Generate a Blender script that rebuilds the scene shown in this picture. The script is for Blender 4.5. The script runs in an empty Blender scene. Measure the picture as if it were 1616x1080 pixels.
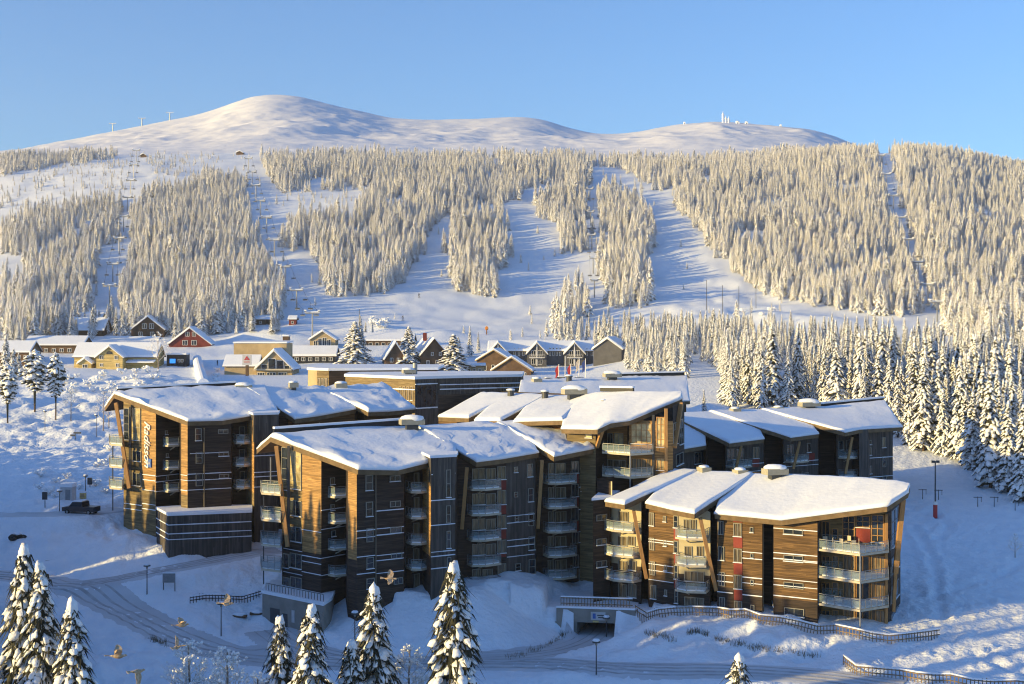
import bpy, math, random
import numpy as np
from mathutils import Vector, noise as mnoise
from mathutils.bvhtree import BVHTree
R_ = math.radians
random.seed(7); rng = np.random.default_rng(7)
C = bpy.context.scene.collection
# ------------------------------------------------------------------ camera
F = 2020.0; CZ = 40.0; HY = 520.0      # focal length in photo pixels, camera height, horizon row
cam = bpy.data.cameras.new('camera'); camo = bpy.data.objects.new('camera', cam); C.objects.link(camo)
camo.location = (0, 0, CZ); camo.rotation_euler = (R_(90), 0, 0)
cam.sensor_width = 36; cam.lens = 36*F/1616; cam.shift_y = -(540-HY)/1616
cam.clip_start = 1; cam.clip_end = 30000
bpy.context.scene.camera = camo
# ------------------------------------------------------------------ sky, sun, exposure
EL = 9.5; SX, SY = -0.92, -0.39
w = bpy.data.worlds.new('World'); bpy.context.scene.world = w; w.use_nodes = True
nt = w.node_tree; nt.nodes.clear()
sky = nt.nodes.new('ShaderNodeTexSky'); sky.sky_type = 'NISHITA'; sky.sun_disc = False
sky.sun_elevation = R_(EL); sky.sun_rotation = math.atan2(SX, SY)
sky.altitude = 500; sky.air_density = 1.0; sky.dust_density = 0.5; sky.ozone_density = 5.5
bg = nt.nodes.new('ShaderNodeBackground'); bg.inputs[1].default_value = 0.15
wo = nt.nodes.new('ShaderNodeOutputWorld')
tn = nt.nodes.new('ShaderNodeVectorMath'); tn.operation = 'MULTIPLY'; tn.inputs[1].default_value = (1.22, .99, .92)
nt.links.new(sky.outputs[0], tn.inputs[0]); nt.links.new(tn.outputs[0], bg.inputs[0]); nt.links.new(bg.outputs[0], wo.inputs[0])
sl = bpy.data.lights.new('sun', 'SUN'); sl.energy = 3.9; sl.angle = R_(0.5); sl.color = (1.0, 0.73, 0.27)
so = bpy.data.objects.new('sun', sl); C.objects.link(so)
ce = math.cos(R_(EL)); n_ = math.hypot(SX, SY)
SUN = Vector((SX/n_*ce, SY/n_*ce, math.sin(R_(EL))))
so.rotation_euler = SUN.to_track_quat('Z', 'Y').to_euler(); so.location = (-200, -100, 150)
vs = bpy.context.scene.view_settings
vs.view_transform = 'Standard'; vs.look = 'None'; vs.exposure = 1.05; vs.gamma = 1
bpy.context.scene.cycles.use_denoising = True; bpy.context.scene.cycles.filter_width = 1.15
bpy.context.scene.cycles.max_bounces = 6; bpy.context.scene.cycles.diffuse_bounces = 3
bpy.context.scene.cycles.transparent_max_bounces = 12

# ------------------------------------------------------------------ materials
def mat(name, col, rough=0.8, spec=0.3, metal=0.0, alpha=1.0, var=0.0, vscale=1.0, bump=0.0, bscale=4.0, planks=0.0, pdir='Z', col2=None, emit=None, stretch=None, objvar=0.0):
    m = bpy.data.materials.new(name); m.use_nodes = True; t = m.node_tree
    b = t.nodes['Principled BSDF']
    b.inputs['Base Color'].default_value = (*col, 1); b.inputs['Roughness'].default_value = rough
    b.inputs['Specular IOR Level'].default_value = spec; b.inputs['Metallic'].default_value = metal
    b.inputs['Alpha'].default_value = alpha
    geo = t.nodes.new('ShaderNodeNewGeometry')
    src = geo.outputs['Position']
    if stretch:
        mp = t.nodes.new('ShaderNodeMapping'); mp.inputs['Scale'].default_value = stretch
        t.links.new(src, mp.inputs[0]); src = mp.outputs[0]
    if var > 0 or col2:
        nz = t.nodes.new('ShaderNodeTexNoise'); nz.inputs['Scale'].default_value = vscale; nz.inputs['Detail'].default_value = 5
        t.links.new(src, nz.inputs['Vector'])
        rp = t.nodes.new('ShaderNodeValToRGB'); rp.color_ramp.elements[0].position = .36; rp.color_ramp.elements[1].position = .66
        c2 = col2 if col2 else tuple(min(1, c*(1+var)) for c in col); c1 = col if col2 else tuple(c*(1-var) for c in col)
        rp.color_ramp.elements[0].color = (*c1, 1); rp.color_ramp.elements[1].color = (*c2, 1)
        t.links.new(nz.outputs[0], rp.inputs[0]); t.links.new(rp.outputs[0], b.inputs['Base Color'])
        if planks > 0:   # boards: each has its own tone
            sp = t.nodes.new('ShaderNodeSeparateXYZ'); t.links.new(geo.outputs['Position'], sp.inputs[0])
            mu = t.nodes.new('ShaderNodeMath'); mu.operation = 'MULTIPLY'; mu.inputs[1].default_value = planks
            if pdir == 'Z': t.links.new(sp.outputs[2], mu.inputs[0])
            else:
                ad = t.nodes.new('ShaderNodeMath'); ad.operation = 'ADD'; t.links.new(sp.outputs[0], ad.inputs[0]); t.links.new(sp.outputs[1], ad.inputs[1])
                t.links.new(ad.outputs[0], mu.inputs[0])
            fl = t.nodes.new('ShaderNodeMath'); fl.operation = 'FLOOR'; t.links.new(mu.outputs[0], fl.inputs[0])
            # along-board coordinate breaks the board into lengths
            a2 = t.nodes.new('ShaderNodeMath'); a2.operation = 'SUBTRACT'; t.links.new(sp.outputs[0], a2.inputs[0]); t.links.new(sp.outputs[1], a2.inputs[1])
            m2 = t.nodes.new('ShaderNodeMath'); m2.operation = 'MULTIPLY_ADD'; m2.inputs[1].default_value = .15
            t.links.new(a2.outputs[0] if pdir == 'Z' else sp.outputs[2], m2.inputs[0]); 
            m3 = t.nodes.new('ShaderNodeMath'); m3.operation = 'MULTIPLY'; m3.inputs[1].default_value = .37; t.links.new(fl.outputs[0], m3.inputs[0])
            t.links.new(m3.outputs[0], m2.inputs[2])
            f2 = t.nodes.new('ShaderNodeMath'); f2.operation = 'FLOOR'; t.links.new(m2.outputs[0], f2.inputs[0])
            cb = t.nodes.new('ShaderNodeCombineXYZ'); t.links.new(fl.outputs[0], cb.inputs[0]); t.links.new(f2.outputs[0], cb.inputs[1])
            wn = t.nodes.new('ShaderNodeTexWhiteNoise'); t.links.new(cb.outputs[0], wn.inputs['Vector'])
            mr = t.nodes.new('ShaderNodeMapRange'); mr.inputs[3].default_value = .72; mr.inputs[4].default_value = 1.3
            t.links.new(wn.outputs['Value'], mr.inputs[0])
            fr = t.nodes.new('ShaderNodeMath'); fr.operation = 'FRACT'; t.links.new(mu.outputs[0], fr.inputs[0])
            gp = t.nodes.new('ShaderNodeMath'); gp.operation = 'GREATER_THAN'; gp.inputs[1].default_value = .12; t.links.new(fr.outputs[0], gp.inputs[0])
            g2 = t.nodes.new('ShaderNodeMapRange'); g2.inputs[3].default_value = .45; g2.inputs[4].default_value = 1; t.links.new(gp.outputs[0], g2.inputs[0])
            mm = t.nodes.new('ShaderNodeMath'); mm.operation = 'MULTIPLY'; t.links.new(mr.outputs[0], mm.inputs[0]); t.links.new(g2.outputs[0], mm.inputs[1])
            vm = t.nodes.new('ShaderNodeVectorMath'); vm.operation = 'SCALE'
            t.links.new(rp.outputs[0], vm.inputs[0]); t.links.new(mm.outputs[0], vm.inputs['Scale']); t.links.new(vm.outputs[0], b.inputs['Base Color'])
    if bump > 0:
        n2 = t.nodes.new('ShaderNodeTexNoise'); n2.inputs['Scale'].default_value = bscale; n2.inputs['Detail'].default_value = 6
        t.links.new(src, n2.inputs['Vector'])
        bp = t.nodes.new('ShaderNodeBump'); bp.inputs['Strength'].default_value = 1; bp.inputs['Distance'].default_value = bump
        t.links.new(n2.outputs[0], bp.inputs['Height']); t.links.new(bp.outputs[0], b.inputs['Normal'])
    if emit:
        b.inputs['Emission Color'].default_value = (*emit[:3], 1); b.inputs['Emission Strength'].default_value = emit[3]
    return m
M = {}
SNOWC = (.79, .85, .92)
M['ground'] = mat('snow_ground', (.77, .825, .89), .75, .25, bump=.26, bscale=1.3, col2=(.84, .88, .93), vscale=.45)
M['roofsnow'] = mat('snow_roof', (.81, .85, .91), .7, .25, bump=.05, bscale=1.6, var=.02, vscale=.4)
M['treesnow'] = mat('snow_tree', (.86, .87, .88), .8, .2, bump=.05, bscale=7, var=.05, vscale=2)
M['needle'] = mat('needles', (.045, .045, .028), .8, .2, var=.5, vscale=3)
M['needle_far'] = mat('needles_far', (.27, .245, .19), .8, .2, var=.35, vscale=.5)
M['bark'] = mat('bark', (.10, .07, .05), .9, .1, var=.4, vscale=5, bump=.02, bscale=20)
M['frost'] = mat('frosted_twig', (.72, .68, .63), .9, .1, var=.2, vscale=3)
M['birch'] = mat('birch_bark', (.30, .24, .19), .9, .1, var=.3, vscale=3)
M['road'] = mat('packed_snow', (.50, .52, .55), .7, .3, col2=(.64, .67, .71), vscale=.12, bump=.05, bscale=2.5, stretch=(.6, 1.6, 1))
M['gold'] = mat('sunlit_wood_boards', (.26, .145, .05), .7, .3, planks=5.5, col2=(.44, .26, .10), vscale=1.2, stretch=(.6, .6, 8))  # golden tone of sunlight put into the boards of the sun-facing walls
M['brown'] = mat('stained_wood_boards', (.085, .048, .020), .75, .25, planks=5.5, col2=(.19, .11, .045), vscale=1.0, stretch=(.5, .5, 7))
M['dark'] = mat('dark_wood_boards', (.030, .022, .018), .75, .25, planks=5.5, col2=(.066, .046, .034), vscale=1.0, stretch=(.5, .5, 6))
M['panel'] = mat('dark_upright_boards', (.055, .048, .043), .75, .3, planks=4.0, pdir='X', col2=(.10, .087, .076), vscale=.9, stretch=(3, 3, .4))
M['olive'] = mat('weathered_wood', (.16, .115, .055), .75, .25, planks=5.5, col2=(.24, .18, .09), vscale=1.0, stretch=(.6, .6, 7))
M['pale'] = mat('pale_render', (.46, .40, .26), .8, .2, var=.1, vscale=1)
M['beam'] = mat('glulam_timber', (.38, .21, .08), .6, .3, var=.15, vscale=2, stretch=(4, 4, .5))
M['fascia'] = mat('roof_fascia', (.15, .10, .05), .7, .3, var=.2, vscale=1.5)
M['red'] = mat('red_panel', (.22, .035, .025), .6, .3, var=.12, vscale=1)
M['frame'] = mat('window_frame', (.27, .26, .22), .5, .4, var=.05, vscale=2)
M['framed'] = mat('dark_window_frame', (.06, .06, .06), .5, .4, var=.05, vscale=2)
M['glass'] = mat('window_glass', (.025, .032, .04), .06, .8, var=.5, vscale=.7)
M['glassc'] = mat('curtained_window', (.16, .13, .085), .15, .7, var=.6, vscale=1.6, stretch=(3, 3, .3))
M['glassg'] = mat('sunlit_gold_glazing', (.46, .38, .20), .2, .7, var=.5, vscale=.9)  # panes coloured gold as if the sun struck them; light put into the colour
M['bglass'] = mat('balcony_glass', (.30, .38, .38), .12, .6, alpha=.30)
M['deck'] = mat('balcony_deck', (.50, .44, .33), .7, .3, var=.08, vscale=2)
M['metal'] = mat('galvanised_metal', (.25, .26, .27), .45, .5, metal=.3, var=.1, vscale=3)
M['dmetal'] = mat('dark_metal', (.05, .055, .06), .5, .4, var=.1, vscale=3)
M['pipe'] = mat('drain_pipe', (.16, .13, .09), .5, .4)
M['conc'] = mat('concrete', (.27, .25, .22), .85, .2, var=.12, vscale=.8, bump=.01, bscale=6)
M['vent'] = mat('vent_housing', (.33, .31, .24), .6, .3, var=.08, vscale=2)
M['yellow'] = mat('yellow_clapboard', (.50, .38, .15), .7, .2, planks=4, col2=(.56, .43, .18), vscale=.8)
M['tan'] = mat('tan_clapboard', (.42, .32, .18), .7, .2, var=.1, vscale=.5)
M['grey'] = mat('grey_clapboard', (.10, .10, .105), .7, .2, var=.15, vscale=.5)
M['hbrown'] = mat('brown_timber', (.12, .075, .045), .7, .2, var=.25, vscale=.6)
M['hred'] = mat('red_timber', (.16, .035, .03), .7, .2, var=.2, vscale=.6)
M['white'] = mat('white_paint', (.78, .77, .74), .6, .3)
M['black'] = mat('black_cladding', (.02, .022, .025), .5, .3)
M['blue'] = mat('blue_panel', (.06, .14, .42), .5, .3, var=.06, vscale=1)
M['screen'] = mat('screen_blue', (.02, .12, .4), .4, .3, emit=(.03, .22, .75, .8))
M['rock'] = mat('bare_rock', (.05, .048, .045), .9, .2, var=.4, vscale=1.5)
M['fence'] = mat('fence_wood', (.20, .15, .10), .85, .2, var=.2, vscale=2)
M['reed'] = mat('dry_grass', (.16, .14, .09), .9, .1, var=.4, vscale=3)
M['carp'] = mat('car_paint', (.03, .035, .045), .3, .6)
M['carw'] = mat('silver_car_paint', (.35, .36, .37), .3, .6)
M['tyre'] = mat('tyre', (.02, .02, .02), .8, .2)
M['orange'] = mat('orange_plastic', (.6, .22, .03), .5, .3)
M['cloth'] = mat('dark_clothing', (.03, .03, .04), .9, .1)
M['skin'] = mat('skin', (.5, .32, .24), .6, .3)
M['feather'] = mat('brown_plumage', (.36, .24, .13), .8, .2, col2=(.62, .50, .36), vscale=14)
M['flag'] = mat('flag_cloth', (.5, .45, .4), .8, .2)
M['flagr'] = mat('red_flag_cloth', (.45, .05, .05), .8, .2)
M['flagb'] = mat('blue_flag_cloth', (.05, .08, .25), .8, .2)
M['redpad'] = mat('red_padding', (.5, .06, .05), .7, .3)
M['sign'] = mat('sign_board', (.5, .5, .5), .6, .3, var=.08, vscale=2)

# ------------------------------------------------------------------ helpers
ORD = ['first', 'second', 'third', 'fourth', 'fifth', 'sixth', 'seventh', 'eighth', 'ninth', 'tenth', 'eleventh', 'twelfth']+['%d%s' % (i, 'th' if i % 100 in (11, 12, 13) else {1: 'st', 2: 'nd', 3: 'rd'}.get(i % 10, 'th')) for i in range(13, 300)]
class MB:
    def __init__(s): s.v = []; s.f = []; s.m = []; s.mats = []; s.smooth = False
    def mi(s, m):
        if m not in s.mats: s.mats.append(m)
        return s.mats.index(m)
    def face(s, pts, m):
        b = len(s.v); s.v += [tuple(p) for p in pts]; s.f.append(tuple(range(b, b+len(pts)))); s.m.append(s.mi(m))
    def poly(s, vs_, fs, m):
        b = len(s.v); s.v += [tuple(p) for p in vs_]; k = s.mi(m)
        for f in fs: s.f.append(tuple(i+b for i in f)); s.m.append(k)
    def prism(s, base, h, m):     # base: list of 3d points ccw, h: vector or height
        h = Vector((0, 0, h)) if isinstance(h, (int, float)) else Vector(h)
        n = len(base); b = [Vector(p) for p in base]; t = [p+h for p in b]
        s.poly(b+t, [tuple(reversed(range(n))), tuple(range(n, 2*n))]+[(i, (i+1) % n, (i+1) % n+n, i+n) for i in range(n)], m)
    def box(s, c, sx, sy, sz, m, ax=None, ay=None, bev=0):   # centre, sizes, optional axes
        c = Vector(c); ax = Vector(ax).normalized() if ax else Vector((1, 0, 0))
        ay = Vector(ay).normalized() if ay else Vector((-ax.y, ax.x, 0)).normalized() if abs(ax.z) < .99 else Vector((0, 1, 0))
        az = ax.cross(ay)
        P = [c+ax*(i*sx/2)+ay*(j*sy/2)+az*(k*sz/2) for k in (-1, 1) for j in (-1, 1) for i in (-1, 1)]
        s.poly(P, [(0, 2, 3, 1), (4, 5, 7, 6), (0, 1, 5, 4), (2, 6, 7, 3), (0, 4, 6, 2), (1, 3, 7, 5)], m)
    def tube(s, p, q, r, m, r2=None, n=8):
        p = Vector(p); q = Vector(q); r2 = r if r2 is None else r2
        d = (q-p)
        if d.length < 1e-6: return
        d.normalize(); a = d.orthogonal().normalized(); b = d.cross(a)
        V = []
        for c, rr in ((p, r), (q, r2)):
            for i in range(n):
                t = 2*math.pi*i/n; V.append(c+a*(math.cos(t)*rr)+b*(math.sin(t)*rr))
        s.poly(V, [(i, (i+1) % n, (i+1) % n+n, i+n) for i in range(n)]+[tuple(reversed(range(n))), tuple(range(n, 2*n))], m)
    def bar(s, p, q, a, b, m):    # rectangular bar p->q, a across (horizontal), b up
        p = Vector(p); q = Vector(q); d = (q-p); L = d.length
        if L < 1e-6: return
        d.normalize(); up = Vector((0, 0, 1)) if abs(d.z) < .95 else Vector((0, 1, 0))
        sd = d.cross(up).normalized(); u = sd.cross(d)
        s.box((p+q)/2, L, a, b, m, ax=d, ay=-sd if False else u.cross(d))
    def blob(s, c, r, m, sc=(1, 1, 1), seed=0, amp=.2):
        rr = random.Random(seed); V = []
        for x, y, z in ICO1: 
            k = r*(1+amp*(rr.random()-.5)*2); V.append((c[0]+x*k*sc[0], c[1]+y*k*sc[1], c[2]+z*k*sc[2]))
        s.poly(V, ICO1F, m)
    def build(s, name, root=None, parent=None, smooth=False, loc=None):
        me = bpy.data.meshes.new(name); off = root.location if root else (Vector(loc) if loc is not None else Vector((0, 0, 0)))
        V = np.array(s.v, dtype=float).reshape(-1, 3)-np.array(off)
        me.from_pydata(V.tolist(), [], s.f)
        for m in s.mats: me.materials.append(M[m])
        me.polygons.foreach_set('material_index', s.m)
        if smooth or s.smooth: me.polygons.foreach_set('use_smooth', [True]*len(s.f))
        me.update(); o = bpy.data.objects.new(name, me); C.objects.link(o)
        if parent or root: o.parent = parent or root
        elif loc is not None: o.location = loc
        return o
def ico(n):
    t = (1+5**.5)/2
    V = [(-1, t, 0), (1, t, 0), (-1, -t, 0), (1, -t, 0), (0, -1, t), (0, 1, t), (0, -1, -t), (0, 1, -t), (t, 0, -1), (t, 0, 1), (-t, 0, -1), (-t, 0, 1)]
    Fc = [(0, 11, 5), (0, 5, 1), (0, 1, 7), (0, 7, 10), (0, 10, 11), (1, 5, 9), (5, 11, 4), (11, 10, 2), (10, 7, 6), (7, 1, 8), (3, 9, 4), (3, 4, 2), (3, 2, 6), (3, 6, 8), (3, 8, 9), (4, 9, 5), (2, 4, 11), (6, 2, 10), (8, 6, 7), (9, 8, 1)]
    V = [Vector(v).normalized() for v in V]
    for _ in range(n):
        c = {}; nf = []
        def mid(a, b):
            k = (min(a, b), max(a, b))
            if k not in c: V.append(((V[a]+V[b])/2).normalized()); c[k] = len(V)-1
            return c[k]
        for a, b, d in Fc:
            x, y, z = mid(a, b), mid(b, d), mid(d, a); nf += [(a, x, z), (b, y, x), (d, z, y), (x, y, z)]
        Fc = nf
    return [tuple(v) for v in V], Fc
ICO0, ICO0F = ico(0); ICO1, ICO1F = ico(1)
def tag(o, label=None, cat=None, group=None, kind=None):
    if label: o['label'] = label
    if cat: o['category'] = cat
    if group: o['group'] = group
    if kind: o['kind'] = kind
    return o
def empty(name, loc, label, cat, group=None, rz=0):
    o = bpy.data.objects.new(name, None); C.objects.link(o); o.location = loc; o.rotation_euler = (0, 0, rz)
    return tag(o, label, cat, group)
def copy_tree(o, parent=None):
    c = o.copy(); C.objects.link(c)
    if parent: c.parent = parent
    for ch in [x for x in KIDS.get(o.name, [])]: copy_tree(ch, c)
    return c
KIDS = {}
def reg(o, *ch): KIDS[o.name] = list(ch)
def W(px, py, d): return Vector(((px-808)*d/F, d, CZ-(py-HY)*d/F))
def XY(px, d): return Vector(((px-808)*d/F, d, 0))

# ------------------------------------------------------------------ terrain (fan-shaped height field)
def vnoise(x, y, seed=0):
    xi = np.floor(x).astype(np.int64); yi = np.floor(y).astype(np.int64); xf = x-xi; yf = y-yi
    def h(a, b):
        n = (a*374761393+b*668265263+seed*1442695041) & 0xffffffff
        n = ((n ^ (n >> 13))*1274126177) & 0xffffffff
        return ((n ^ (n >> 16)) & 0xffff)/65535.0
    u = xf*xf*(3-2*xf); v = yf*yf*(3-2*yf)
    return (h(xi, yi)*(1-u)+h(xi+1, yi)*u)*(1-v)+(h(xi, yi+1)*(1-u)+h(xi+1, yi+1)*u)*v
def fbm(x, y, o=4, seed=0):
    s = 0; a = 1; t = 0
    for k in range(o): s = s+a*(vnoise(x*2**k+17.3*k, y*2**k-9.1*k, seed+k)-.5); t += a; a *= .5
    return s/t*2
FD = [520, 560, 600, 680, 750, 850, 950, 1050, 1150, 1300, 1600, 2000, 2400, 3000]
BACK = {   # column px -> ground row in the photo at the depths FD
 -500: [545, 520, 500, 460, 430, 390, 350, 315, 290, 275, 265, 262, 260, 280],
 0:    [545, 526, 505, 462, 425, 375, 325, 283, 259, 249, 245, 243, 242, 260],
 200:  [547, 528, 508, 462, 420, 360, 305, 265, 250, 240, 225, 210, 203, 240],
 330:  [547, 529, 508, 462, 418, 355, 302, 265, 248, 238, 218, 192, 174, 220],
 400:  [547, 529, 510, 462, 415, 352, 300, 265, 246, 236, 206, 168, 144, 200],
 460:  [547, 529, 510, 462, 415, 352, 300, 265, 246, 236, 206, 167, 143, 200],
 540:  [547, 530, 511, 462, 415, 352, 300, 265, 246, 238, 214, 184, 166, 210],
 620:  [547, 530, 511, 462, 415, 352, 300, 265, 246, 238, 222, 199, 186, 220],
 720:  [547, 530, 513, 466, 418, 353, 302, 266, 248, 240, 224, 200, 186, 220],
 840:  [547, 532, 515, 468, 420, 355, 303, 270, 250, 241, 222, 195, 178, 220],
 900:  [546, 532, 515, 468, 420, 355, 303, 272, 256, 246, 230, 214, 201, 230],
 960:  [545, 531, 513, 466, 418, 353, 303, 274, 260, 248, 228, 216, 214, 240],
 1060: [540, 526, 508, 462, 415, 350, 300, 272, 259, 243, 217, 200, 198, 240],
 1130: [538, 524, 506, 460, 413, 348, 297, 268, 257, 241, 211, 192, 189, 240],
 1200: [536, 522, 504, 458, 411, 346, 293, 262, 253, 240, 216, 200, 198, 240],
 1280: [534, 520, 502, 456, 409, 343, 288, 254, 247, 238, 218, 204, 203, 240],
 1350: [532, 518, 500, 454, 406, 340, 280, 247, 243, 242, 236, 230, 228, 250],
 1420: [530, 516, 498, 452, 404, 338, 276, 242, 239, 246, 256, 260, 260, 270],
 1500: [528, 514, 496, 450, 404, 340, 282, 250, 247, 256, 266, 270, 270, 280],
 1616: [525, 512, 494, 450, 406, 348, 298, 274, 270, 278, 286, 290, 290, 300],
 2100: [520, 508, 494, 455, 420, 375, 335, 315, 315, 325, 335, 340, 340, 350]}
NEAR = {   # column px -> (depth, ground height)
 -500: [(20, -6), (60, -3), (100, 0), (130, 5), (160, 9), (200, 13), (300, 20), (400, 24), (470, 26)],
 0:    [(20, -6), (60, -4), (100, -1), (120, 2.5), (130, 4), (142, 6), (155, 8.5), (168, 10.5), (175, 11.5), (187, 13.8), (205, 15.6), (230, 17.2), (300, 20.7), (400, 24.2), (470, 26)],
 200:  [(20, -6), (60, -4), (100, -1), (120, 2.5), (130, 4), (142, 6.3), (155, 8.4), (165, 9.8), (170, 11.6), (176, 12.8), (190, 14.2), (205, 15.6), (230, 17.2), (300, 20.7), (400, 24.2), (470, 26)],
 310:  [(20, -6), (60, -4), (100, -1), (120, 3), (132, 4.6), (143, 6), (155, 8.8), (163, 10.6), (168, 11.2), (190, 14), (230, 17.2), (300, 20.7), (400, 24.2), (470, 26)],
 400:  [(20, -6), (60, -4), (100, -1), (120, 3), (130, 4.6), (136, 4.8), (143, 5), (149, 5.4), (156, 8.6), (165, 10.8), (190, 14), (230, 17.2), (300, 20.7), (400, 24.2), (470, 26)],
 520:  [(20, -6), (60, -4), (100, -1), (120, 3.6), (130, 4.7), (136, 5), (141, 6), (146, 8.6), (152, 9.5), (190, 14), (230, 17), (300, 20.7), (400, 24.2), (470, 26)],
 600:  [(20, -6), (60, -4), (100, -1), (120, 3.8), (130, 4.7), (136, 5), (140, 7.2), (144, 9.4), (152, 9.8), (190, 14), (230, 17), (300, 20.7), (400, 24.2), (470, 26)],
 700:  [(20, -6), (60, -4), (100, -1), (120, 3.8), (130, 4.7), (136, 5), (140, 7), (145, 9.2), (155, 9.8), (190, 14), (230, 17), (300, 20.7), (400, 24.2), (470, 26)],
 800:  [(20, -6), (60, -4), (100, -1), (120, 4), (130, 4.8), (136, 5.1), (143, 7.7), (151, 10.3), (158, 10.4), (190, 14), (230, 17), (300, 20.7), (400, 24.2), (470, 26)],
 880:  [(20, -6), (60, -4), (100, -1), (120, 4), (130, 4.8), (137, 5.0), (143, 6.2), (149, 8.0), (156, 9.0), (162, 8.6), (190, 13), (230, 17), (300, 20.7), (400, 24.2), (470, 26)],
 905:  [(20, -6), (60, -4), (100, -1), (120, 4), (130, 4.8), (138, 5.0), (148, 5.6), (150, 7.3), (160, 7.2), (190, 12), (230, 16), (300, 20.7), (400, 24.2), (470, 26)],
 935:  [(20, -6), (60, -4), (100, -1), (120, 4.2), (130, 5.0), (138, 4.9), (149, 4.6), (150, 7.3), (156, 7.5), (190, 11), (230, 16), (300, 20.7), (400, 25), (470, 27)],
 975:  [(20, -6), (60, -4), (100, -1), (120, 4.4), (130, 5.2), (137, 5.5), (143, 6.3), (148, 7.9), (154, 7.9), (190, 11), (230, 16), (300, 21), (400, 26), (470, 29)],
 1080: [(20, -6), (60, -4), (100, 0), (120, 5.0), (131, 5.8), (136, 6.5), (141, 8.1), (150, 8.2), (190, 10), (230, 15), (280, 21), (340, 26), (420, 31), (480, 35)],
 1200: [(20, -6), (60, -4), (100, 0.5), (118, 6), (130, 6.1), (134, 6.9), (138.5, 8.3), (150, 8.4), (190, 9.5), (230, 15), (280, 22), (340, 26.5), (420, 31.7), (480, 36)],
 1400: [(20, -6), (60, -4), (100, 1), (115, 6.0), (125, 6.6), (131, 6.9), (137, 7.5), (150, 8.6), (200, 12), (235, 16), (275, 20), (340, 26.5), (420, 32), (480, 36.5)],
 1616: [(20, -6), (60, -4), (100, 2), (110, 6), (125, 7), (150, 8.8), (205, 13.2), (250, 17.7), (320, 24.2), (400, 30.1), (460, 34.3)],
 2100: [(20, -6), (60, -4), (100, 2), (110, 6), (125, 7), (150, 8.8), (205, 13.2), (250, 17.7), (320, 24.2), (400, 30.1), (460, 34.3)]}
DL = np.exp(np.linspace(math.log(25), math.log(3000), 760))
pxs = np.concatenate([np.linspace(-2600, -420, 50)[:-1], np.linspace(-420, 2036, 620), np.linspace(2036, 3000, 16)[1:]])
def table(tab, cols, fn):
    ks = sorted(tab); A = np.array([fn(tab[k]) for k in ks])
    return np.array([np.interp(cols, ks, A[:, j]) for j in range(A.shape[1])])   # rows: depth, cols: px
zfar = lambda row: [CZ-(p-HY)*d/F for p, d in zip(row, FD)]
def fullcol(px):
    out = []
    return out
NK = sorted(NEAR); BK = sorted(BACK)
An = np.array([np.interp(DL, *zip(*NEAR[k])) for k in NK])
Ab = np.array([np.interp(DL, FD, BACK[k]) for k in BK])
Zn = np.array([np.interp(pxs, NK, An[:, j]) for j in range(len(DL))])
Pb = np.array([np.interp(pxs, BK, Ab[:, j]) for j in range(len(DL))])
def blur(A, n, axis):
    k = np.ones(2*n+1)/(2*n+1)
    P = np.pad(A, [(n, n) if a == axis else (0, 0) for a in (0, 1)], mode='edge')
    return np.apply_along_axis(lambda v: np.convolve(v, k, 'valid'), axis, P)
Pb = blur(blur(Pb, 7, 1), 6, 1); Pb = blur(Pb, 6, 0)
Zn = blur(blur(Zn, 3, 1), 1, 0)
Dg = DL[:, None]*np.ones_like(pxs)[None]; Xg = (pxs[None]-808)/F*Dg
Zb = CZ-(Pb-HY)*Dg/F
t_ = np.clip((Dg-465)/(530-465), 0, 1); t_ = t_*t_*(3-2*t_)
Zg = Zn*(1-t_)+Zb*t_
mt = np.clip((Dg-1250)/400, 0, 1)
Zg += mt*(fbm(Xg/230, Dg/330, 5, 3)*12-np.abs(fbm(Xg/120, Dg/260, 4, 33))*10+fbm(Xg/30, Dg/30, 3, 31)*3.0)*np.clip((2500-Dg)/700, .25, 1)
mid = np.clip((Dg-560)/100, 0, 1)*(1-mt)
Zg += mid*(fbm(Xg/90, Dg/90, 4, 5)*3.0)
pxg = np.ones_like(Dg)*pxs[None]
def gbump(px, d, h, rx, ry):
    global Zg
    x = (px-808)/F*d; Zg = Zg+h*np.exp(-((Xg-x)/rx)**2-((Dg-d)/ry)**2)
for a in [(155, 167, 1.9, 7, 4), (60, 182, 1.6, 9, 5), (30, 205, 1.2, 12, 7), (1080, 588, 4, 16, 12), (1215, 590, 5, 20, 12), (1300, 575, 3, 20, 10), (860, 150, .3, 4, 3), (800, 146, .4, 4, 2),
          (1000, 141, .8, 4, 2.5), (1110, 138.5, .9, 6, 2.2), (1240, 134, .6, 7, 2), (690, 560, 2, 14, 8), (600, 575, 2.5, 18, 6), (1120, 275, 3.2, 7, 8), (1240, 290, 3, 8, 8), (250, 160, .8, 7, 3), (120, 176, 1.0, 4, 4),
          (90, 130, 1.6, 9, 5), (1020, 134, 1.0, 5, 1.8), (430, 540, 5, 18, 6), (950, 127, 1.2, 12, 2.5), (230, 375, 2, 25, 12)]: gbump(*a)
def ptd(px, py, dmin, dmax, dbg=None):
    """world point where the ray of a photo pixel meets the smooth ground"""
    j = np.argmin(abs(pxs-px)); col = Zg[:, j]; ray = CZ-(py-HY)*DL/F
    for i in range(1, len(DL)):
        if DL[i] < dmin: continue
        if DL[i] > dmax: break
        if ray[i] <= col[i] and ray[i-1] > col[i-1]:
            a = (ray[i-1]-col[i-1]); b = (col[i]-ray[i]); t = a/(a+b+1e-9); return XY(px, DL[i-1]+(DL[i]-DL[i-1])*t)
    return XY(px, dmax)
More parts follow.
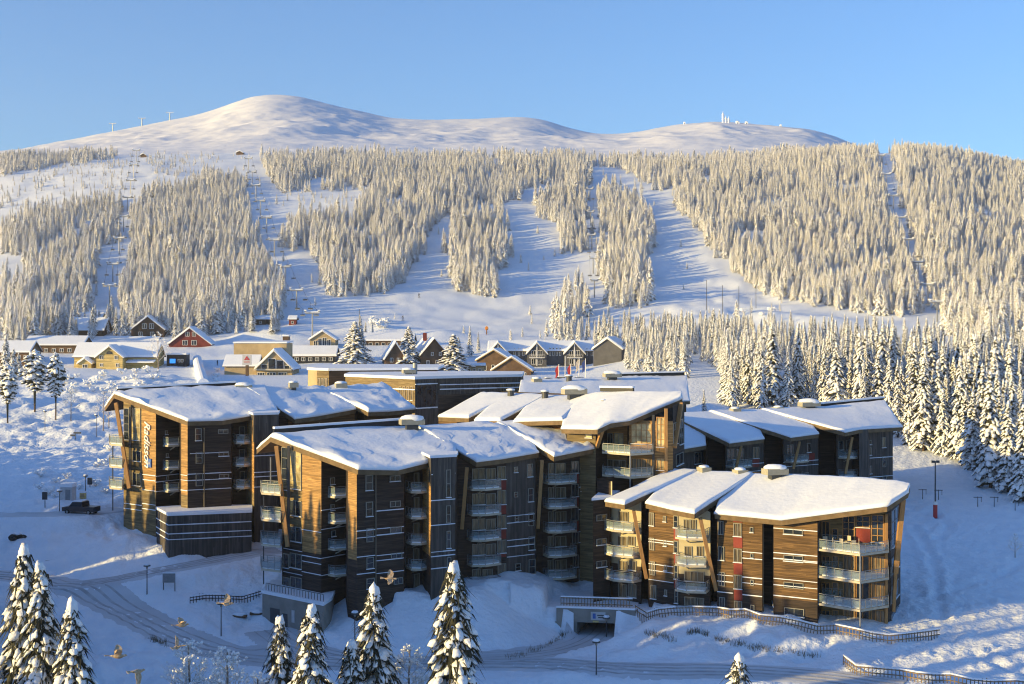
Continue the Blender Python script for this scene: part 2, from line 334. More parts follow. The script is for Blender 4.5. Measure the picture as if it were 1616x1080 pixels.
# roads (given as rows of pixels on the ground, widths in metres)
ROADS = {
 'main_road': ([(-150, 905), (20, 905), (130, 930), (205, 965), (290, 1010), (400, 1042), (560, 1050), (720, 1046), (880, 1050), (1020, 1058), (1150, 1058), (1300, 1068), (1420, 1085)], 6.0),
 'hotel_road': ([(130, 925), (220, 912), (300, 893), (380, 877), (440, 868)], 5.0),
 'garage_yard': ([(560, 1046), (480, 1030), (440, 1008), (425, 995)], 6.0),
 'upper_road': ([(-100, 815), (60, 815), (150, 812), (192, 802)], 4.0)}
RP = {}
for k, (pl, wd) in ROADS.items():
    P = [ptd(a, b, 110, 210) for a, b in pl]
    # chaikin smoothing
    for _ in range(2):
        Q = [P[0]]
        for a, b in zip(P[:-1], P[1:]): Q += [a*.75+b*.25, a*.25+b*.75]
        P = Q+[P[-1]]
    RP[k] = (P, wd)
def smoothz(P):
    z = [hgt0(p.x, p.y) for p in P]
    for _ in range(6): z = [z[0]]+[(z[i-1]+z[i]+z[i+1])/3 for i in range(1, len(z)-1)]+[z[-1]]
    for p, q in zip(P, z): p.z = q
def hgt0(x, y):
    j = int(np.argmin(abs(pxs-(808+x/y*F)))); i = int(np.argmin(abs(DL-y))); return float(Zg[i, j])
for k in RP: smoothz(RP[k][0])
UP = [Vector(((px-808)*d/F, d, z)) for px, d, z in ((690, 136.5, 5.0), (790, 137.2, 4.9), (860, 140, 4.7), (905, 144, 4.4), (932, 148, 4.3), (945, 152, 4.3), (955, 160, 4.3))]
for _ in range(2):
    Q = [UP[0]]
    for a, b in zip(UP[:-1], UP[1:]): Q += [a*.75+b*.25, a*.25+b*.75]
    UP = Q+[UP[-1]]
RP['underpass_road'] = (UP, 5.0)
UA, UB = XY(878, 149.2), XY(1003, 147.8); UU = (UB-UA).normalized(); UN = Vector((-UU.y, UU.x, 0)); UL = (UB-UA).length
Ut = (Xg-UA.x)*UU.x+(Dg-UA.y)*UU.y; Uo = (Xg-UA.x)*UN.x+(Dg-UA.y)*UN.y      # along and behind the headwall
rd = np.full_like(Dg, 99.0); near = Dg < 260
for k, (P, wd) in RP.items():
    for a, b in zip(P[:-1], P[1:]):
        ab = b-a; L2 = ab.x**2+ab.y**2+1e-9
        t = np.clip(((Xg-a.x)*ab.x+(Dg-a.y)*ab.y)/L2, 0, 1)
        dd = np.hypot(Xg-a.x-t*ab.x, Dg-a.y-t*ab.y)-wd/2
        rd = np.where(near & ((k != 'underpass_road') | (Uo < 0)), np.minimum(rd, dd), rd)
off = np.clip(rd/2.5, 0, 1)
nz = np.clip((330-Dg)/100, 0, 1)
rough = (.5+.5*np.clip((.5-(pxg-250)/900), 0, 1))*np.clip(1-(pxg-1300)/120, .38, 1)
Zg += nz*off*(fbm(Xg/9, Dg/9, 3, 11)*.6*rough+fbm(Xg/2.2, Dg/2.2, 3, 12)*.75*rough+fbm(Xg/.9, Dg/.9, 2, 16)*.22+np.abs(fbm(Xg/4.5, Dg/4.5, 4, 14))*.75*np.clip(rough-.5, 0, 1)*2*np.clip((470-pxg)/60, 0.15, 1))
lump = np.clip((Dg-235)/30, 0, 1)*np.clip((430-Dg)/40, 0, 1)*np.clip((330-pxg)/60, 0, 1)*np.clip((pxg+60)/60, 0, 1)
Zg += lump*(np.abs(fbm(Xg/11, Dg/16, 4, 21))*2.6+fbm(Xg/3, Dg/4, 2, 22)*.5)
far = np.clip((Dg-430)/60, 0, 1)*(1-mt)
Zg += far*fbm(Xg/14, Dg/14, 3, 15)*(1.0+1.6*np.exp(-((pxg-1150)/110)**2)*np.clip((760-Dg)/100, 0, 1))
TRAILS = [[(1440, 830), (1455, 850), (1470, 875), (1476, 905), (1480, 940), (1488, 975)], [(1480, 940), (1530, 925), (1590, 905), (1616, 890)], [(1425, 935), (1475, 945), (1510, 955), (1560, 950)], [(1440, 1005), (1500, 1010), (1560, 1025), (1616, 1040)], [(1540, 1030), (1580, 1050), (1616, 1062)],
  [(1430, 800), (1480, 815), (1500, 830), (1480, 850), (1430, 858)], [(130, 800), (165, 830), (185, 860), (200, 900)], [(0, 690), (60, 700), (115, 708), (170, 715)], [(20, 770), (90, 752), (160, 735), (190, 725)], [(560, 930), (600, 955), (660, 970), (760, 965)], [(320, 925), (380, 915), (420, 905)]]
for tr in TRAILS:
    P = [ptd(a, b, 112, 260) for a, b in tr]
    for a, b in zip(P[:-1], P[1:]):
        ab = b-a; L2 = ab.x**2+ab.y**2+1e-9; t = np.clip(((Xg-a.x)*ab.x+(Dg-a.y)*ab.y)/L2, 0, 1); dd = np.hypot(Xg-a.x-t*ab.x, Dg-a.y-t*ab.y)+fbm(Xg/1.5, Dg/1.5, 2, 41)*.5
        Zg += np.where(near, -.22*np.exp(-(dd/.55)**2)+.10*np.exp(-((dd-1.2)/.4)**2), 0)
leftm = np.clip((-.47-Xg/Dg)/.15, 0, 1)*np.clip((260-Dg)/60, 0, 1)
Zg += leftm*7
Zn_ = Zg+0
beh = (Uo >= -.2) & (Uo < 11) & (Ut > -1.5) & (Ut < UL+2); Zg = np.where(beh, 7.35+(Zg-7.35)*np.clip((Uo-7)/4, 0, 1), Zg)
for k, (P, wd) in RP.items():
    for a, b in zip(P[:-1], P[1:]):
        ab = b-a; L2 = ab.x**2+ab.y**2+1e-9; t = np.clip(((Xg-a.x)*ab.x+(Dg-a.y)*ab.y)/L2, 0, 1)
        dd = np.maximum(np.hypot(Xg-a.x-t*ab.x, Dg-a.y-t*ab.y)-wd/2-.3, 0); zc = a.z+(b.z-a.z)*t
        m = near & (dd < 9) & ((k != 'underpass_road') | (Uo < -.1))
        Zg = np.where(m, np.clip(Zg, zc-.55*dd, zc+(.42 if k != 'underpass_road' else .62)*dd+np.where(dd > 0, .12*fbm(Xg/1.7, Dg/1.7, 2, 51), 0)), Zg)
        if k != 'underpass_road': Zg += np.where(near & (dd > .1) & (dd < 3), .0, 0)
def banks():
    return nz*.30*np.exp(-((rd-1.3)/.7)**2)*(1+.9*fbm(Xg/2.0, Dg/2.0, 3, 13))
Zg += np.where(rd > .35, banks(), 0)
Zg += nz*np.clip(rd/2, 0, 1)*np.clip((142-Dg)/4, 0, 1)*np.clip((pxg-990)/30, 0, 1)*np.clip((1340-pxg)/40, 0.12, 1)*fbm(Xg/3.2, Dg/2.6, 4, 61)*.8
LD = np.log(DL)
def hgt(x, y):
    y = max(26, y); px = 808+x/y*F
    i = (math.log(y)-LD[0])/(LD[1]-LD[0]); i = min(max(i, 0), len(DL)-1.001); i0 = int(i); fi = i-i0
    j = int(np.searchsorted(pxs, px))-1; j = min(max(j, 0), len(pxs)-2); fj = min(max((px-pxs[j])/(pxs[j+1]-pxs[j]), 0), 1)
    return float((Zg[i0, j]*(1-fj)+Zg[i0, j+1]*fj)*(1-fi)+(Zg[i0+1, j]*(1-fj)+Zg[i0+1, j+1]*fj)*fi)
def gp(px, py, dmin=100, dmax=2500, lift=0):
    p = ptd(px, py, dmin, dmax); p.z = hgt(p.x, p.y)+lift; return p
nr, nc = Zg.shape
V = np.stack([Xg, Dg, Zg], -1).reshape(-1, 3)
idx = np.arange(nr*nc).reshape(nr, nc)
Fq = np.stack([idx[:-1, :-1], idx[:-1, 1:], idx[1:, 1:], idx[1:, :-1]], -1).reshape(-1, 4)
cut = int(np.searchsorted(DL, 1200))
def npmesh(name, V, Fq, mats, mi=None, smooth=True):
    me = bpy.data.meshes.new(name); k = Fq.shape[1]
    me.vertices.add(len(V)); me.vertices.foreach_set('co', V.astype(np.float32).ravel())
    me.loops.add(Fq.size); me.loops.foreach_set('vertex_index', Fq.astype(np.int32).ravel())
    me.polygons.add(len(Fq)); me.polygons.foreach_set('loop_start', np.arange(0, Fq.size, k, dtype=np.int32)); me.polygons.foreach_set('loop_total', np.full(len(Fq), k, dtype=np.int32))
    for m in mats: me.materials.append(M[m])
    if mi is not None: me.polygons.foreach_set('material_index', mi.astype(np.int32))
    me.polygons.foreach_set('use_smooth', np.full(len(Fq), smooth))
    me.update(calc_edges=True); me.validate(); return me
def grid_obj(name, r0, r1, m):
    sub = V.reshape(nr, nc, 3)[r0:r1].reshape(-1, 3); n = r1-r0; ix = np.arange(n*nc).reshape(n, nc)
    f = np.stack([ix[:-1, :-1], ix[:-1, 1:], ix[1:, 1:], ix[1:, :-1]], -1).reshape(-1, 4)
    if r0 == 0:      # open the terrain where the road runs through the underpass
        c = sub[f].mean(1); t = (c[:, 0]-UA.x)*UU.x+(c[:, 1]-UA.y)*UU.y; o_ = (c[:, 0]-UA.x)*UN.x+(c[:, 1]-UA.y)*UN.y
        f = f[~((t > UL*.22-.2) & (t < UL*.76+.8) & (o_ > -.35) & (o_ < 8.2))]
    o = bpy.data.objects.new(name, npmesh(name, sub, f, [m])); C.objects.link(o); return tag(o, kind='structure')
# mountain rock speckle: wind-scoured snow with small bare patches
mm = mat('snow_mountain', (.82, .83, .86), .75, .25, bump=2.5, bscale=.03)
t = mm.node_tree; b = t.nodes['Principled BSDF']; geo = t.nodes.new('ShaderNodeNewGeometry')
n1 = t.nodes.new('ShaderNodeTexNoise'); n1.inputs['Scale'].default_value = .12; n1.inputs['Detail'].default_value = 8; n1.inputs['Roughness'].default_value = .75
t.links.new(geo.outputs['Position'], n1.inputs['Vector'])
rp = t.nodes.new('ShaderNodeValToRGB'); rp.color_ramp.elements[0].position = .56; rp.color_ramp.elements[1].position = .70
rp.color_ramp.elements[0].color = (.82, .83, .86, 1); rp.color_ramp.elements[1].color = (.72, .72, .75, 1)
t.links.new(n1.outputs[0], rp.inputs[0]); t.links.new(rp.outputs[0], b.inputs['Base Color'])
M['mount'] = mm
grid_obj('ground', 0, cut+1, 'ground'); grid_obj('mountain', cut, nr, 'mount')
# roads
def strip(name, P, wd, m, lift=.07, n=14, label=None):
    mb = MB(); Q = []
    for a, b in zip(P[:-1], P[1:]):
        k = max(1, int((b-a).length/.8)); Q += [a.lerp(b, i/k) for i in range(k)]
    Q.append(P[-1]); rows = []
    for i, p in enumerate(Q):
        d = (Q[min(i+1, len(Q)-1)]-Q[max(i-1, 0)]); d.z = 0; d.normalize(); s = Vector((d.y, -d.x, 0))
        wv = wd*(1+.12*mnoise.noise(p*.15)); rows.append([(q.x, q.y, (hgt(q.x, q.y) if (p.y < 148.2 or name != 'underpass_road') else p.z)+lift-(.10 if abs(j-n/2) > n/2-.6 else 0)-.05*math.exp(-((abs(j-n/2)-1.6)/.6)**2)) for j in range(n+1) for q in [p+s*wv*(j/n-.5)]])
    vs_ = [v for r in rows for v in r]; n1 = n+1
    mb.poly(vs_, [(i*n1+j, i*n1+j+1, (i+1)*n1+j+1, (i+1)*n1+j) for i in range(len(rows)-1) for j in range(n)], m)
    o = mb.build(name, smooth=True); tag(o, kind='structure'); return o
for i, (k, (P, wd)) in enumerate(RP.items()): strip(k, P, wd+.3, 'road', lift=.06+.012*i)

M['rut'] = mat('driven_snow_rut', (.36, .36, .37), .6, .35, col2=(.50, .51, .53), vscale=.6, bump=.04, bscale=5)
for k in ('main_road', 'hotel_road', 'underpass_road', 'garage_yard'):
    P, wd = RP[k]
    for oi, off_ in enumerate((-1.75, -.55, .6, 1.8)):
        Q = []
        for i, p in enumerate(P):
            d = P[min(i+1, len(P)-1)]-P[max(i-1, 0)]; d.z = 0; d.normalize(); o_ = off_*wd/6+.25*mnoise.noise(p*.08+Vector((oi*9, 0, 0))); Q.append(p+Vector((d.y, -d.x, 0))*o_)
        strip(k if False else ('underpass_road' if k == 'underpass_road' else 'tyre_track'), Q, .42, 'rut', lift=.135+.006*oi, n=2)
# ------------------------------------------------------------------ hotel blocks
class Seg:
    def __init__(s, a, b):
        s.a = XY(*a); s.b = XY(*b); s.d = (s.b-s.a); s.L = s.d.length; s.d.normalize(); s.n = Vector((s.d.y, -s.d.x, 0))
    def t(s, px):
        k = (px-808)/F; a, d = s.a, s.d     # a.x+t d.x = k (a.y + t d.y)
        return (k*a.y-a.x)/(d.x-k*d.y)
    def pt(s, t, out=0, z=0): p = s.a+s.d*t+s.n*out; return Vector((p.x, p.y, z))
    def z(s, px, py, out=0):
        p = s.pt(s.t(px), out); return CZ-(py-HY)*p.y/F
def window(root, seg, x0, x1, y0, y1, nx=2, ny=1, glass='glass', frame='frame', out=0.0, fw=.07, name='window'):
    t0, t1 = seg.t(x0), seg.t(x1); xm = (x0+x1)/2; zt, zb = seg.z(xm, y0, out), seg.z(xm, y1, out)
    t0 = max(t0, .05); t1 = min(t1, seg.L-.05)
    if t1-t0 < .15: return
    f = MB(); o0 = out+.05; cz = (zt+zb)/2
    def hb(z, a, b, h=fw): f.box(seg.pt((a+b)/2, o0, z), b-a, .12, h, frame, ax=seg.d, ay=seg.n)
    def vb(t, h0, h1, wd=fw): f.box(seg.pt(t, o0, (h0+h1)/2), wd, .12, h1-h0, frame, ax=seg.d, ay=seg.n)
    hb(zt-fw/2, t0, t1); hb(zb+fw/2, t0, t1); vb(t0+fw/2, zb+fw, zt-fw); vb(t1-fw/2, zb+fw, zt-fw)
    for i in range(1, nx): vb(t0+(t1-t0)*i/nx, zb+fw, zt-fw, fw*.8)
    for j in range(1, ny):
        z = zb+(zt-zb)*j/ny
        for i in range(nx):
            a = t0+(t1-t0)*i/nx+fw/2; b = t0+(t1-t0)*(i+1)/nx-fw/2; hb(z, a+.005, b-.005, fw*.7)
    if random.random() < .8: f.box(seg.pt((t0+t1)/2, out+.13, zb-.02), t1-t0+.1, .16, .07, 'roofsnow', ax=seg.d, ay=seg.n)
    w_ = f.build(name, root)
    g = MB(); g.box(seg.pt((t0+t1)/2, out+.02, cz), t1-t0-.04, .04, zt-zb-.04, glass, ax=seg.d, ay=seg.n); g.build('pane', root, w_)
def railing(mb, gl, P, z, h=1.05, m='metal', gap=1.05, glass='bglass'):
    for a, b in zip(P[:-1], P[1:]):
        L = (b-a).length; n = max(1, round(L/gap)); d = (b-a).normalized()
        a1 = Vector((a.x, a.y, z)); b1 = Vector((b.x, b.y, z))
        mb.bar(a1+Vector((0, 0, h)), b1+Vector((0, 0, h)), .07, .06, m)
        for i in range(n+1):
            p = a1.lerp(b1, i/n); mb.box(p+Vector((0, 0, h/2-.05)), .05, .05, h-.04, m, ax=d)
        if gl:
            for i in range(n):
                p = a1.lerp(b1, (i+.5)/n); gl.box(p+Vector((0, 0, h*.5)), L/n-.12, .02, h-.28, glass, ax=d)
def balcony(root, P, z, th=.24, closed=False, snow=True, strut=None, gap=1.05, fascia='deck'):
    """P: plan polygon of the deck; railing along all edges but the last (wall) edge"""
    mb = MB(); mb.prism([Vector((p.x, p.y, z)) for p in P], th, fascia)
    if strut: mb.bar(strut[0], strut[1], .12, .12, fascia)
    o = mb.build('balcony', root)
    r = MB(); g = MB(); c = sum(P, Vector())/len(P)
    Q = [p+(c-p).normalized()*.06 for p in P]
    railing(r, g, Q, z+th, gap=gap); r.build('railing', root, o); g.build('glass_panel', root, o)
    if snow:
        s_ = MB(); Q2 = [p.lerp(c, .12) for p in P]; s_.prism([Vector((p.x, p.y, z+th)) for p in Q2], .16+.12*random.random(), 'roofsnow'); s_.build('snow_cover', root, o)
    return o
def bstack(root, seg, x0, x1, ys, dep=1.7, bow=.25, snow=True):
    for yb in ys:
        t0, t1 = seg.t(x0), seg.t(x1); zb = seg.z((x0+x1)/2, yb, dep)
        P = [seg.pt(t0, .02), seg.pt(t0, dep*.8), seg.pt(t0+(t1-t0)*.4, dep+bow), seg.pt(t1, dep*.85), seg.pt(t1, .02)]
        st = (seg.pt(t0+(t1-t0)*.35, .1, zb-.55), seg.pt(t0+(t1-t0)*.35, dep*.8, zb-.04))
        balcony(root, P, zb, strut=st, snow=snow)
TS = [0, .012, .035, .08, .16, .26, .36, .46, .56, .66, .76, .85, .92, .965, .988, 1]
def roofsection(slab, snow, pairs, th=.6, sn=.5, seed=0, ripple=.12, rdir=(1, 0)):
    """pairs of (eave, ridge[, back edge]) points: a sloping slab with a rounded blanket of snow"""
    cols = []
    for i, (a, b) in enumerate(zip(pairs[:-1], pairs[1:])):
        L = (a[0]-b[0]).length; n = max(2, int(L/.8))
        first, last = i == 0, i == len(pairs)-2
        ts = [k/n for k in range(n)]
        if first: ts = [0, min(.15/L, .3), min(.4/L, .5)]+[t for t in ts if t > .45/L]
        if last: ts = [t for t in ts if t < 1-.45/L]+[1-min(.4/L, .4), 1-min(.15/L, .2), 1]
        for t in ts: cols.append([p.lerp(q, t) for p, q in zip(a, b)])
    G = []; ring = []
    for c in cols:
        row = []; E, Rr = c[0], c[1]
        for t in TS: row.append(E.lerp(Rr, t))
        if len(c) > 2:
            for t in (.3, .7, .93, 1): row.append(Rr.lerp(c[2], t))
        G.append(row)
    nc_, nr_ = len(G), len(G[0])
    vs_ = [p for r in G for p in r]; bot = [p-Vector((0, 0, th)) for p in vs_]; N = len(vs_)
    ix = lambda i, j: i*nr_+j
    top = [(ix(i, j), ix(i+1, j), ix(i+1, j+1), ix(i, j+1)) for i in range(nc_-1) for j in range(nr_-1)]
    per = [ix(i, 0) for i in range(nc_)]+[ix(nc_-1, j) for j in range(1, nr_)]+[ix(i, nr_-1) for i in range(nc_-2, -1, -1)]+[ix(0, j) for j in range(nr_-2, 0, -1)]
    side = [(per[k], per[k]+N, per[(k+1) % len(per)]+N, per[(k+1) % len(per)]) for k in range(len(per))]
    slab.poly(vs_+bot, top+[tuple(N+q for q in reversed(f)) for f in top]+side, 'fascia')
    SV = []; c0 = sum(vs_, Vector())/N
    for i in range(nc_):
        for j in range(nr_):
            p = G[i][j]; e = min(i, nc_-1-i, j, nr_-1-j); jj = min(j, nr_-1-j); ii = min(i, nc_-1-i)
            k = 1
            if ii == 0 or jj == 0: k = .45 if jj == 0 and ii > 0 else .3
            elif ii == 1 or jj == 1: k = .88
            elif ii == 2 or jj == 2: k = .95
            tt = min(1, max(0, (TS[j] if j < len(TS) else 1)*1.5)); k = k if ii > 2 else k+(.95-k)*(tt if jj > 1 else 0)
            q = p*.35
            nzv = mnoise.noise(Vector((q.x+seed, q.y, 0)))*ripple*.55+abs(mnoise.noise(Vector((p.x*rdir[0]+p.y*rdir[1], (p.x*-rdir[1]+p.y*rdir[0])*.14, seed))))*ripple*1.9
            if j <= 1: nzv += mnoise.noise(Vector((p.x*1.2, p.y*1.2, seed+5)))*.10
            o_ = (p-c0); o_.z = 0; o_.normalize()
            outv = o_*(.10 if k in (.45, .3) else .04 if k == .88 else 0)*(1 if j < 3 else .2)
            SV.append(p+outv+Vector((0, 0, .015+sn*k+nzv*k)))
    sk = [SV[k]+Vector((0, 0, -(SV[k].z-vs_[k].z)-.04)) for k in range(N)]
    snow.poly(SV+sk, top+[tuple(N+q for q in reversed(f)) for f in top]+side, 'roofsnow')
def vent(root, px, py0, py1, d, w_, dep=1.6, round_=False, name='roof_vent'):
    """housing on the roof, snow cap on top"""
    z1 = CZ-(py0-HY)*d/F; z0 = CZ-(py1-HY)*d/F-.5; c = XY(px, d); mb = MB()
    wm = w_*d/F
    if round_:
        mb.tube((c.x, c.y, z0), (c.x, c.y, z1-.35), wm*.38, 'dmetal', n=12); mb.tube((c.x, c.y, z1-.35), (c.x, c.y, z1-.2), wm*.5, 'dmetal', n=12)
    else:
        mb.box((c.x, c.y, (z0+z1)/2-.3), wm*.5, dep*.6, z1-z0-.6, 'dmetal', ax=(.9, .3, 0)); mb.box((c.x, c.y, z1-.55), wm, dep, .7, 'vent', ax=(.9, .3, 0))
    o = mb.build(name, root)
    s_ = MB(); s_.blob((c.x, c.y, z1-.12), wm*.52, 'roofsnow', sc=(1, dep/wm if not round_ else 1, .32), seed=int(px), amp=.08); s_.build('snow_cap', root, o, smooth=True)
class Block:
    def __init__(s, name, label, z0, rsecs, loop, walls, group='hotel blocks with folded snowy roofs', seed=0, rdir=(1, 0), sn=.5, ripple=.12, lap=1):
        sn = sn*.62
        c = XY(*loop[0]); s.root = empty(name, (c.x, c.y, z0), label, 'hotel building', group)
        slab = MB(); snow = MB()
        for i, sec in enumerate(rsecs):
            pr = []
            lf = Vector((0, 0, .2*(i if lap > 0 else len(rsecs)-1-i)))
            for e in sec: pr.append([W(*e[k])+(lf if k == 0 else lf*.08) for k in range(len(e))])
            roofsection(slab, snow, pr, seed=seed, rdir=rdir, sn=sn, ripple=ripple)
        ro = slab.build('roof', s.root); snow.build('snow_cover', s.root, ro, smooth=True); s.roof = ro
        s.bvh = BVHTree.FromPolygons([Vector(v) for v in slab.v], slab.f)
        s.z0 = z0; mb = MB(); led = MB(); s.segs = []
        for i in range(len(loop)):
            a, b = loop[i], loop[(i+1) % len(loop)]; sg = Seg(a, b); s.segs.append(sg)
            m = walls[i] if i < len(walls) else 'dark'
            n = max(1, int(sg.L/.6)); tops = []
            for k in range(n+1):
                p = sg.pt(sg.L*k/n, -.03); h = s.bvh.ray_cast(Vector((p.x, p.y, z0)), Vector((0, 0, 1)))
                tops.append((h[0].z+.08) if h[0] is not None else None)
            good = [q for q in tops if q is not None]; fb = min(good) if good else None
            s_fb = s.fallback if hasattr(s, 'fallback') else None
            if fb is None: fb = s_fb if s_fb else z0+14
            s.fallback = fb; tops = [q if q is not None else fb for q in tops]
            if isinstance(m, str): m = [(1e9, m)]
            zl = z0-3
            for zt, mm_ in m:      # stacked cladding bands up to zt
                for k in range(n):
                    a1, b1 = sg.pt(sg.L*k/n), sg.pt(sg.L*(k+1)/n); ta, tb = min(zt, tops[k]), min(zt, tops[k+1])
                    if ta > zl or tb > zl: mb.face([(a1.x, a1.y, min(zl, ta)), (b1.x, b1.y, min(zl, tb)), (b1.x, b1.y, tb), (a1.x, a1.y, ta)], mm_)
                zl = zt
        s.wall = mb.build('wall', s.root)
        s.led = MB()
    def ledge(s, i, x0, x1, ys):
        sg = s.segs[i]
        for y in ys:
            z = sg.z((x0+x1)/2, y); t0, t1 = max(sg.t(x0), 0), min(sg.t(x1), sg.L)
            if t1-t0 < .1: continue
            n = max(1, int((t1-t0)/1.2)); lm = MB()
            for k in range(n):
                a, b = t0+(t1-t0)*k/n, t0+(t1-t0)*(k+1)/n; lm.box(sg.pt((a+b)/2, .045, z), b-a+.01, .09, .06+.05*random.random(), 'roofsnow', ax=sg.d, ay=sg.n)
            lm.build('snow_ledge', s.root)
    def win(s, i, T, lst, **k):
        for q in lst:
            kk = dict(k)
            if len(q) > 4: kk.update(q[4])
            a = T(q[0], q[1]); b = T(q[2], q[3]); window(s.root, s.segs[i], a[0], b[0], a[1], b[1], **kk)
    def panel(s, i, T, lst, m='red', name='red_panel'):
        sg = s.segs[i]
        for x0, y0, x1, y1 in lst:
            a = T(x0, y0); b = T(x1, y1); t0, t1 = max(.02, sg.t(a[0])), min(sg.L-.02, sg.t(b[0])); xm = (a[0]+b[0])/2
            zt, zb = sg.z(xm, a[1]), sg.z(xm, b[1]); mb = MB(); mb.box(sg.pt((t0+t1)/2, .02, (zt+zb)/2), t1-t0, .05, zt-zb, m, ax=sg.d, ay=sg.n); mb.build(name, s.root)
    def beam(s, p, q, w_=.38, m='beam'):
        mb = MB(); mb.bar(p, q, w_, w_, m); mb.build('slanting_beam', s.root)
    def pipe(s, i, px, z0, z1):
        sg = s.segs[i]; mb = MB(); t = sg.t(px); mb.tube(sg.pt(t, .1, z0), sg.pt(t, .1, z1), .07, 'pipe'); mb.build('drain_pipe', s.root)
    def done(s):
        if s.led.f: s.led.build('snow_ledge', s.root)
r1 = lambda x, y: (140+.2778*x, 590+.2778*y)
r2 = lambda x, y: (390+.2871*x, 650+.2871*y)
r3 = lambda x, y: (660+.3241*x, 600+.3241*y)
r4 = lambda x, y: (920+.2408*x, 720+.2408*y)
r5 = lambda x, y: (1160+.25*x, 740+.25*y)
r6 = lambda x, y: (860+.359*x, 590+.359*y)
CU = {'glass': 'glassc'}
# ---- block B: front centre
zB = lambda py, d=147: CZ-(py-HY)*d/F
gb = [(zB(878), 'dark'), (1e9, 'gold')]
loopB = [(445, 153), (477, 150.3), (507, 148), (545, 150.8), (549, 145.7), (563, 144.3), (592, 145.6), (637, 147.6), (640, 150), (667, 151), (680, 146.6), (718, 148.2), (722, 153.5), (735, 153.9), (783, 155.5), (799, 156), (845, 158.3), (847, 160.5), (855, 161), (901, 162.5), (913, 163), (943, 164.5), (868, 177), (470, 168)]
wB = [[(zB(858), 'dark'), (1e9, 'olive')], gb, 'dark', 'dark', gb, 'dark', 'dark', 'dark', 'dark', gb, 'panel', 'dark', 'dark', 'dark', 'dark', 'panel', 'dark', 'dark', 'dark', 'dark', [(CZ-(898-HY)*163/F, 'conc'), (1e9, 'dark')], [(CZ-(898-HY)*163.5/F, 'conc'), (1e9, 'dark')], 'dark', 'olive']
B = Block('apartment_block', 'dark timber block in front centre with gold left gable and two long slanting beams', 9.0, [
  [((565, 741, 143.3), (427, 690, 154), (405, 709, 157.5)), ((628, 742, 145.3), (520, 682, 160), (505, 697, 164)), ((673, 731, 148), (610, 677, 165), (600, 692, 169)), ((722, 717, 153), (704, 676, 169.6), (696, 690, 173.6))],
  [((752, 732, 150.5), (657, 677, 166.3), (649, 691, 170.5)), ((793, 727, 153.8), (740, 672, 171), (735, 686, 175)), ((850, 717, 158.5), (818, 669, 174.6), (814, 683, 178.6))],
  [((874, 726, 156), (784, 669, 172.9), (780, 683, 177.4)), ((908, 719, 159), (845, 667, 176), (842, 681, 180)), ((943, 712, 162.8), (880, 666, 178), (878, 680, 182))]],
  loopB, wB, seed=1, rdir=(.82, .57), ripple=.34)
B.win(0, r2, [(190, 195, 228, 430, dict(nx=1, ny=4)), (236, 200, 300, 425, dict(nx=2, ny=5, glass='glassg')), (236, 488, 303, 572), (238, 632, 303, 714), (200, 780, 232, 858, dict(nx=1)), (238, 780, 305, 860), (200, 910, 235, 995, dict(nx=1)), (240, 910, 308, 995)])
B.win(2, r2, [(455, 362, 480, 400, dict(nx=1, glass='glassc')), (458, 508, 478, 542, dict(nx=1, glass='glassc')), (462, 653, 485, 685, dict(nx=1))], frame='frame')
B.win(5, r2, [(650, 348, 690, 432), (652, 495, 690, 575), (655, 640, 692, 716), (655, 800, 695, 862), (655, 915, 700, 972)], nx=1, ny=2)
B.win(6, r2, [(783, 350, 840, 382), (785, 490, 843, 523), (785, 632, 847, 666), (790, 775, 850, 806), (805, 912, 855, 948)], nx=2)
B.win(8, r2, [(915, 335, 945, 425), (915, 470, 945, 560), (912, 610, 945, 700), (912, 750, 945, 840), (915, 890, 948, 985)], nx=1, glass='glassc')
B.win(10, r2, [(1093, 318, 1118, 470), (1093, 515, 1118, 612), (1095, 655, 1118, 750), (1097, 800, 1120, 862)], nx=1, ny=2)
B.win(13, r3, [(262, 430, 325, 485), (330, 430, 376, 485), (262, 552, 325, 607), (330, 552, 376, 607), (262, 675, 325, 730), (330, 675, 376, 730), (262, 797, 325, 852), (330, 797, 376, 852), (262, 920, 305, 975), (312, 920, 362, 975)], nx=2, glass='glassc')
B.win(14, r3, [(384, 420, 426, 484), (384, 537, 427, 606), (384, 657, 428, 723), (384, 778, 430, 842), (386, 893, 432, 966)], nx=2, glass='glassc')
B.panel(14, r3, [(383, 488, 430, 534), (383, 609, 430, 653), (383, 727, 430, 773), (383, 847, 430, 862)])
B.win(15, r3, [(465, 422, 483, 450, dict(nx=1)), (530, 408, 557, 471, dict(nx=1)), (466, 545, 484, 571, dict(nx=1)), (534, 527, 559, 592), (470, 660, 486, 690, dict(nx=1)), (536, 645, 562, 710), (536, 760, 567, 827), (472, 893, 497, 928, dict(nx=1)), (537, 872, 570, 945)], nx=1, ny=2)
B.win(18, r3, [(632, 405, 660, 457), (665, 405, 715, 457), (632, 522, 660, 575), (665, 522, 718, 575), (632, 640, 660, 692), (665, 640, 720, 692), (630, 760, 658, 810), (665, 760, 720, 810), (630, 875, 658, 926), (665, 875, 722, 926)], nx=2, glass='glassc')
B.win(19, r3, [(743, 395, 780, 453), (743, 507, 782, 568), (745, 620, 784, 684), (748, 740, 786, 796), (752, 850, 788, 910)], nx=2)
B.panel(19, r3, [(743, 457, 784, 503), (743, 572, 784, 616), (745, 688, 784, 737)])
B.win(20, r3, [(818, 398, 834, 418), (790, 512, 826, 540), (838, 512, 874, 540), (792, 625, 826, 650), (838, 625, 870, 650), (825, 850, 848, 880)], nx=1)
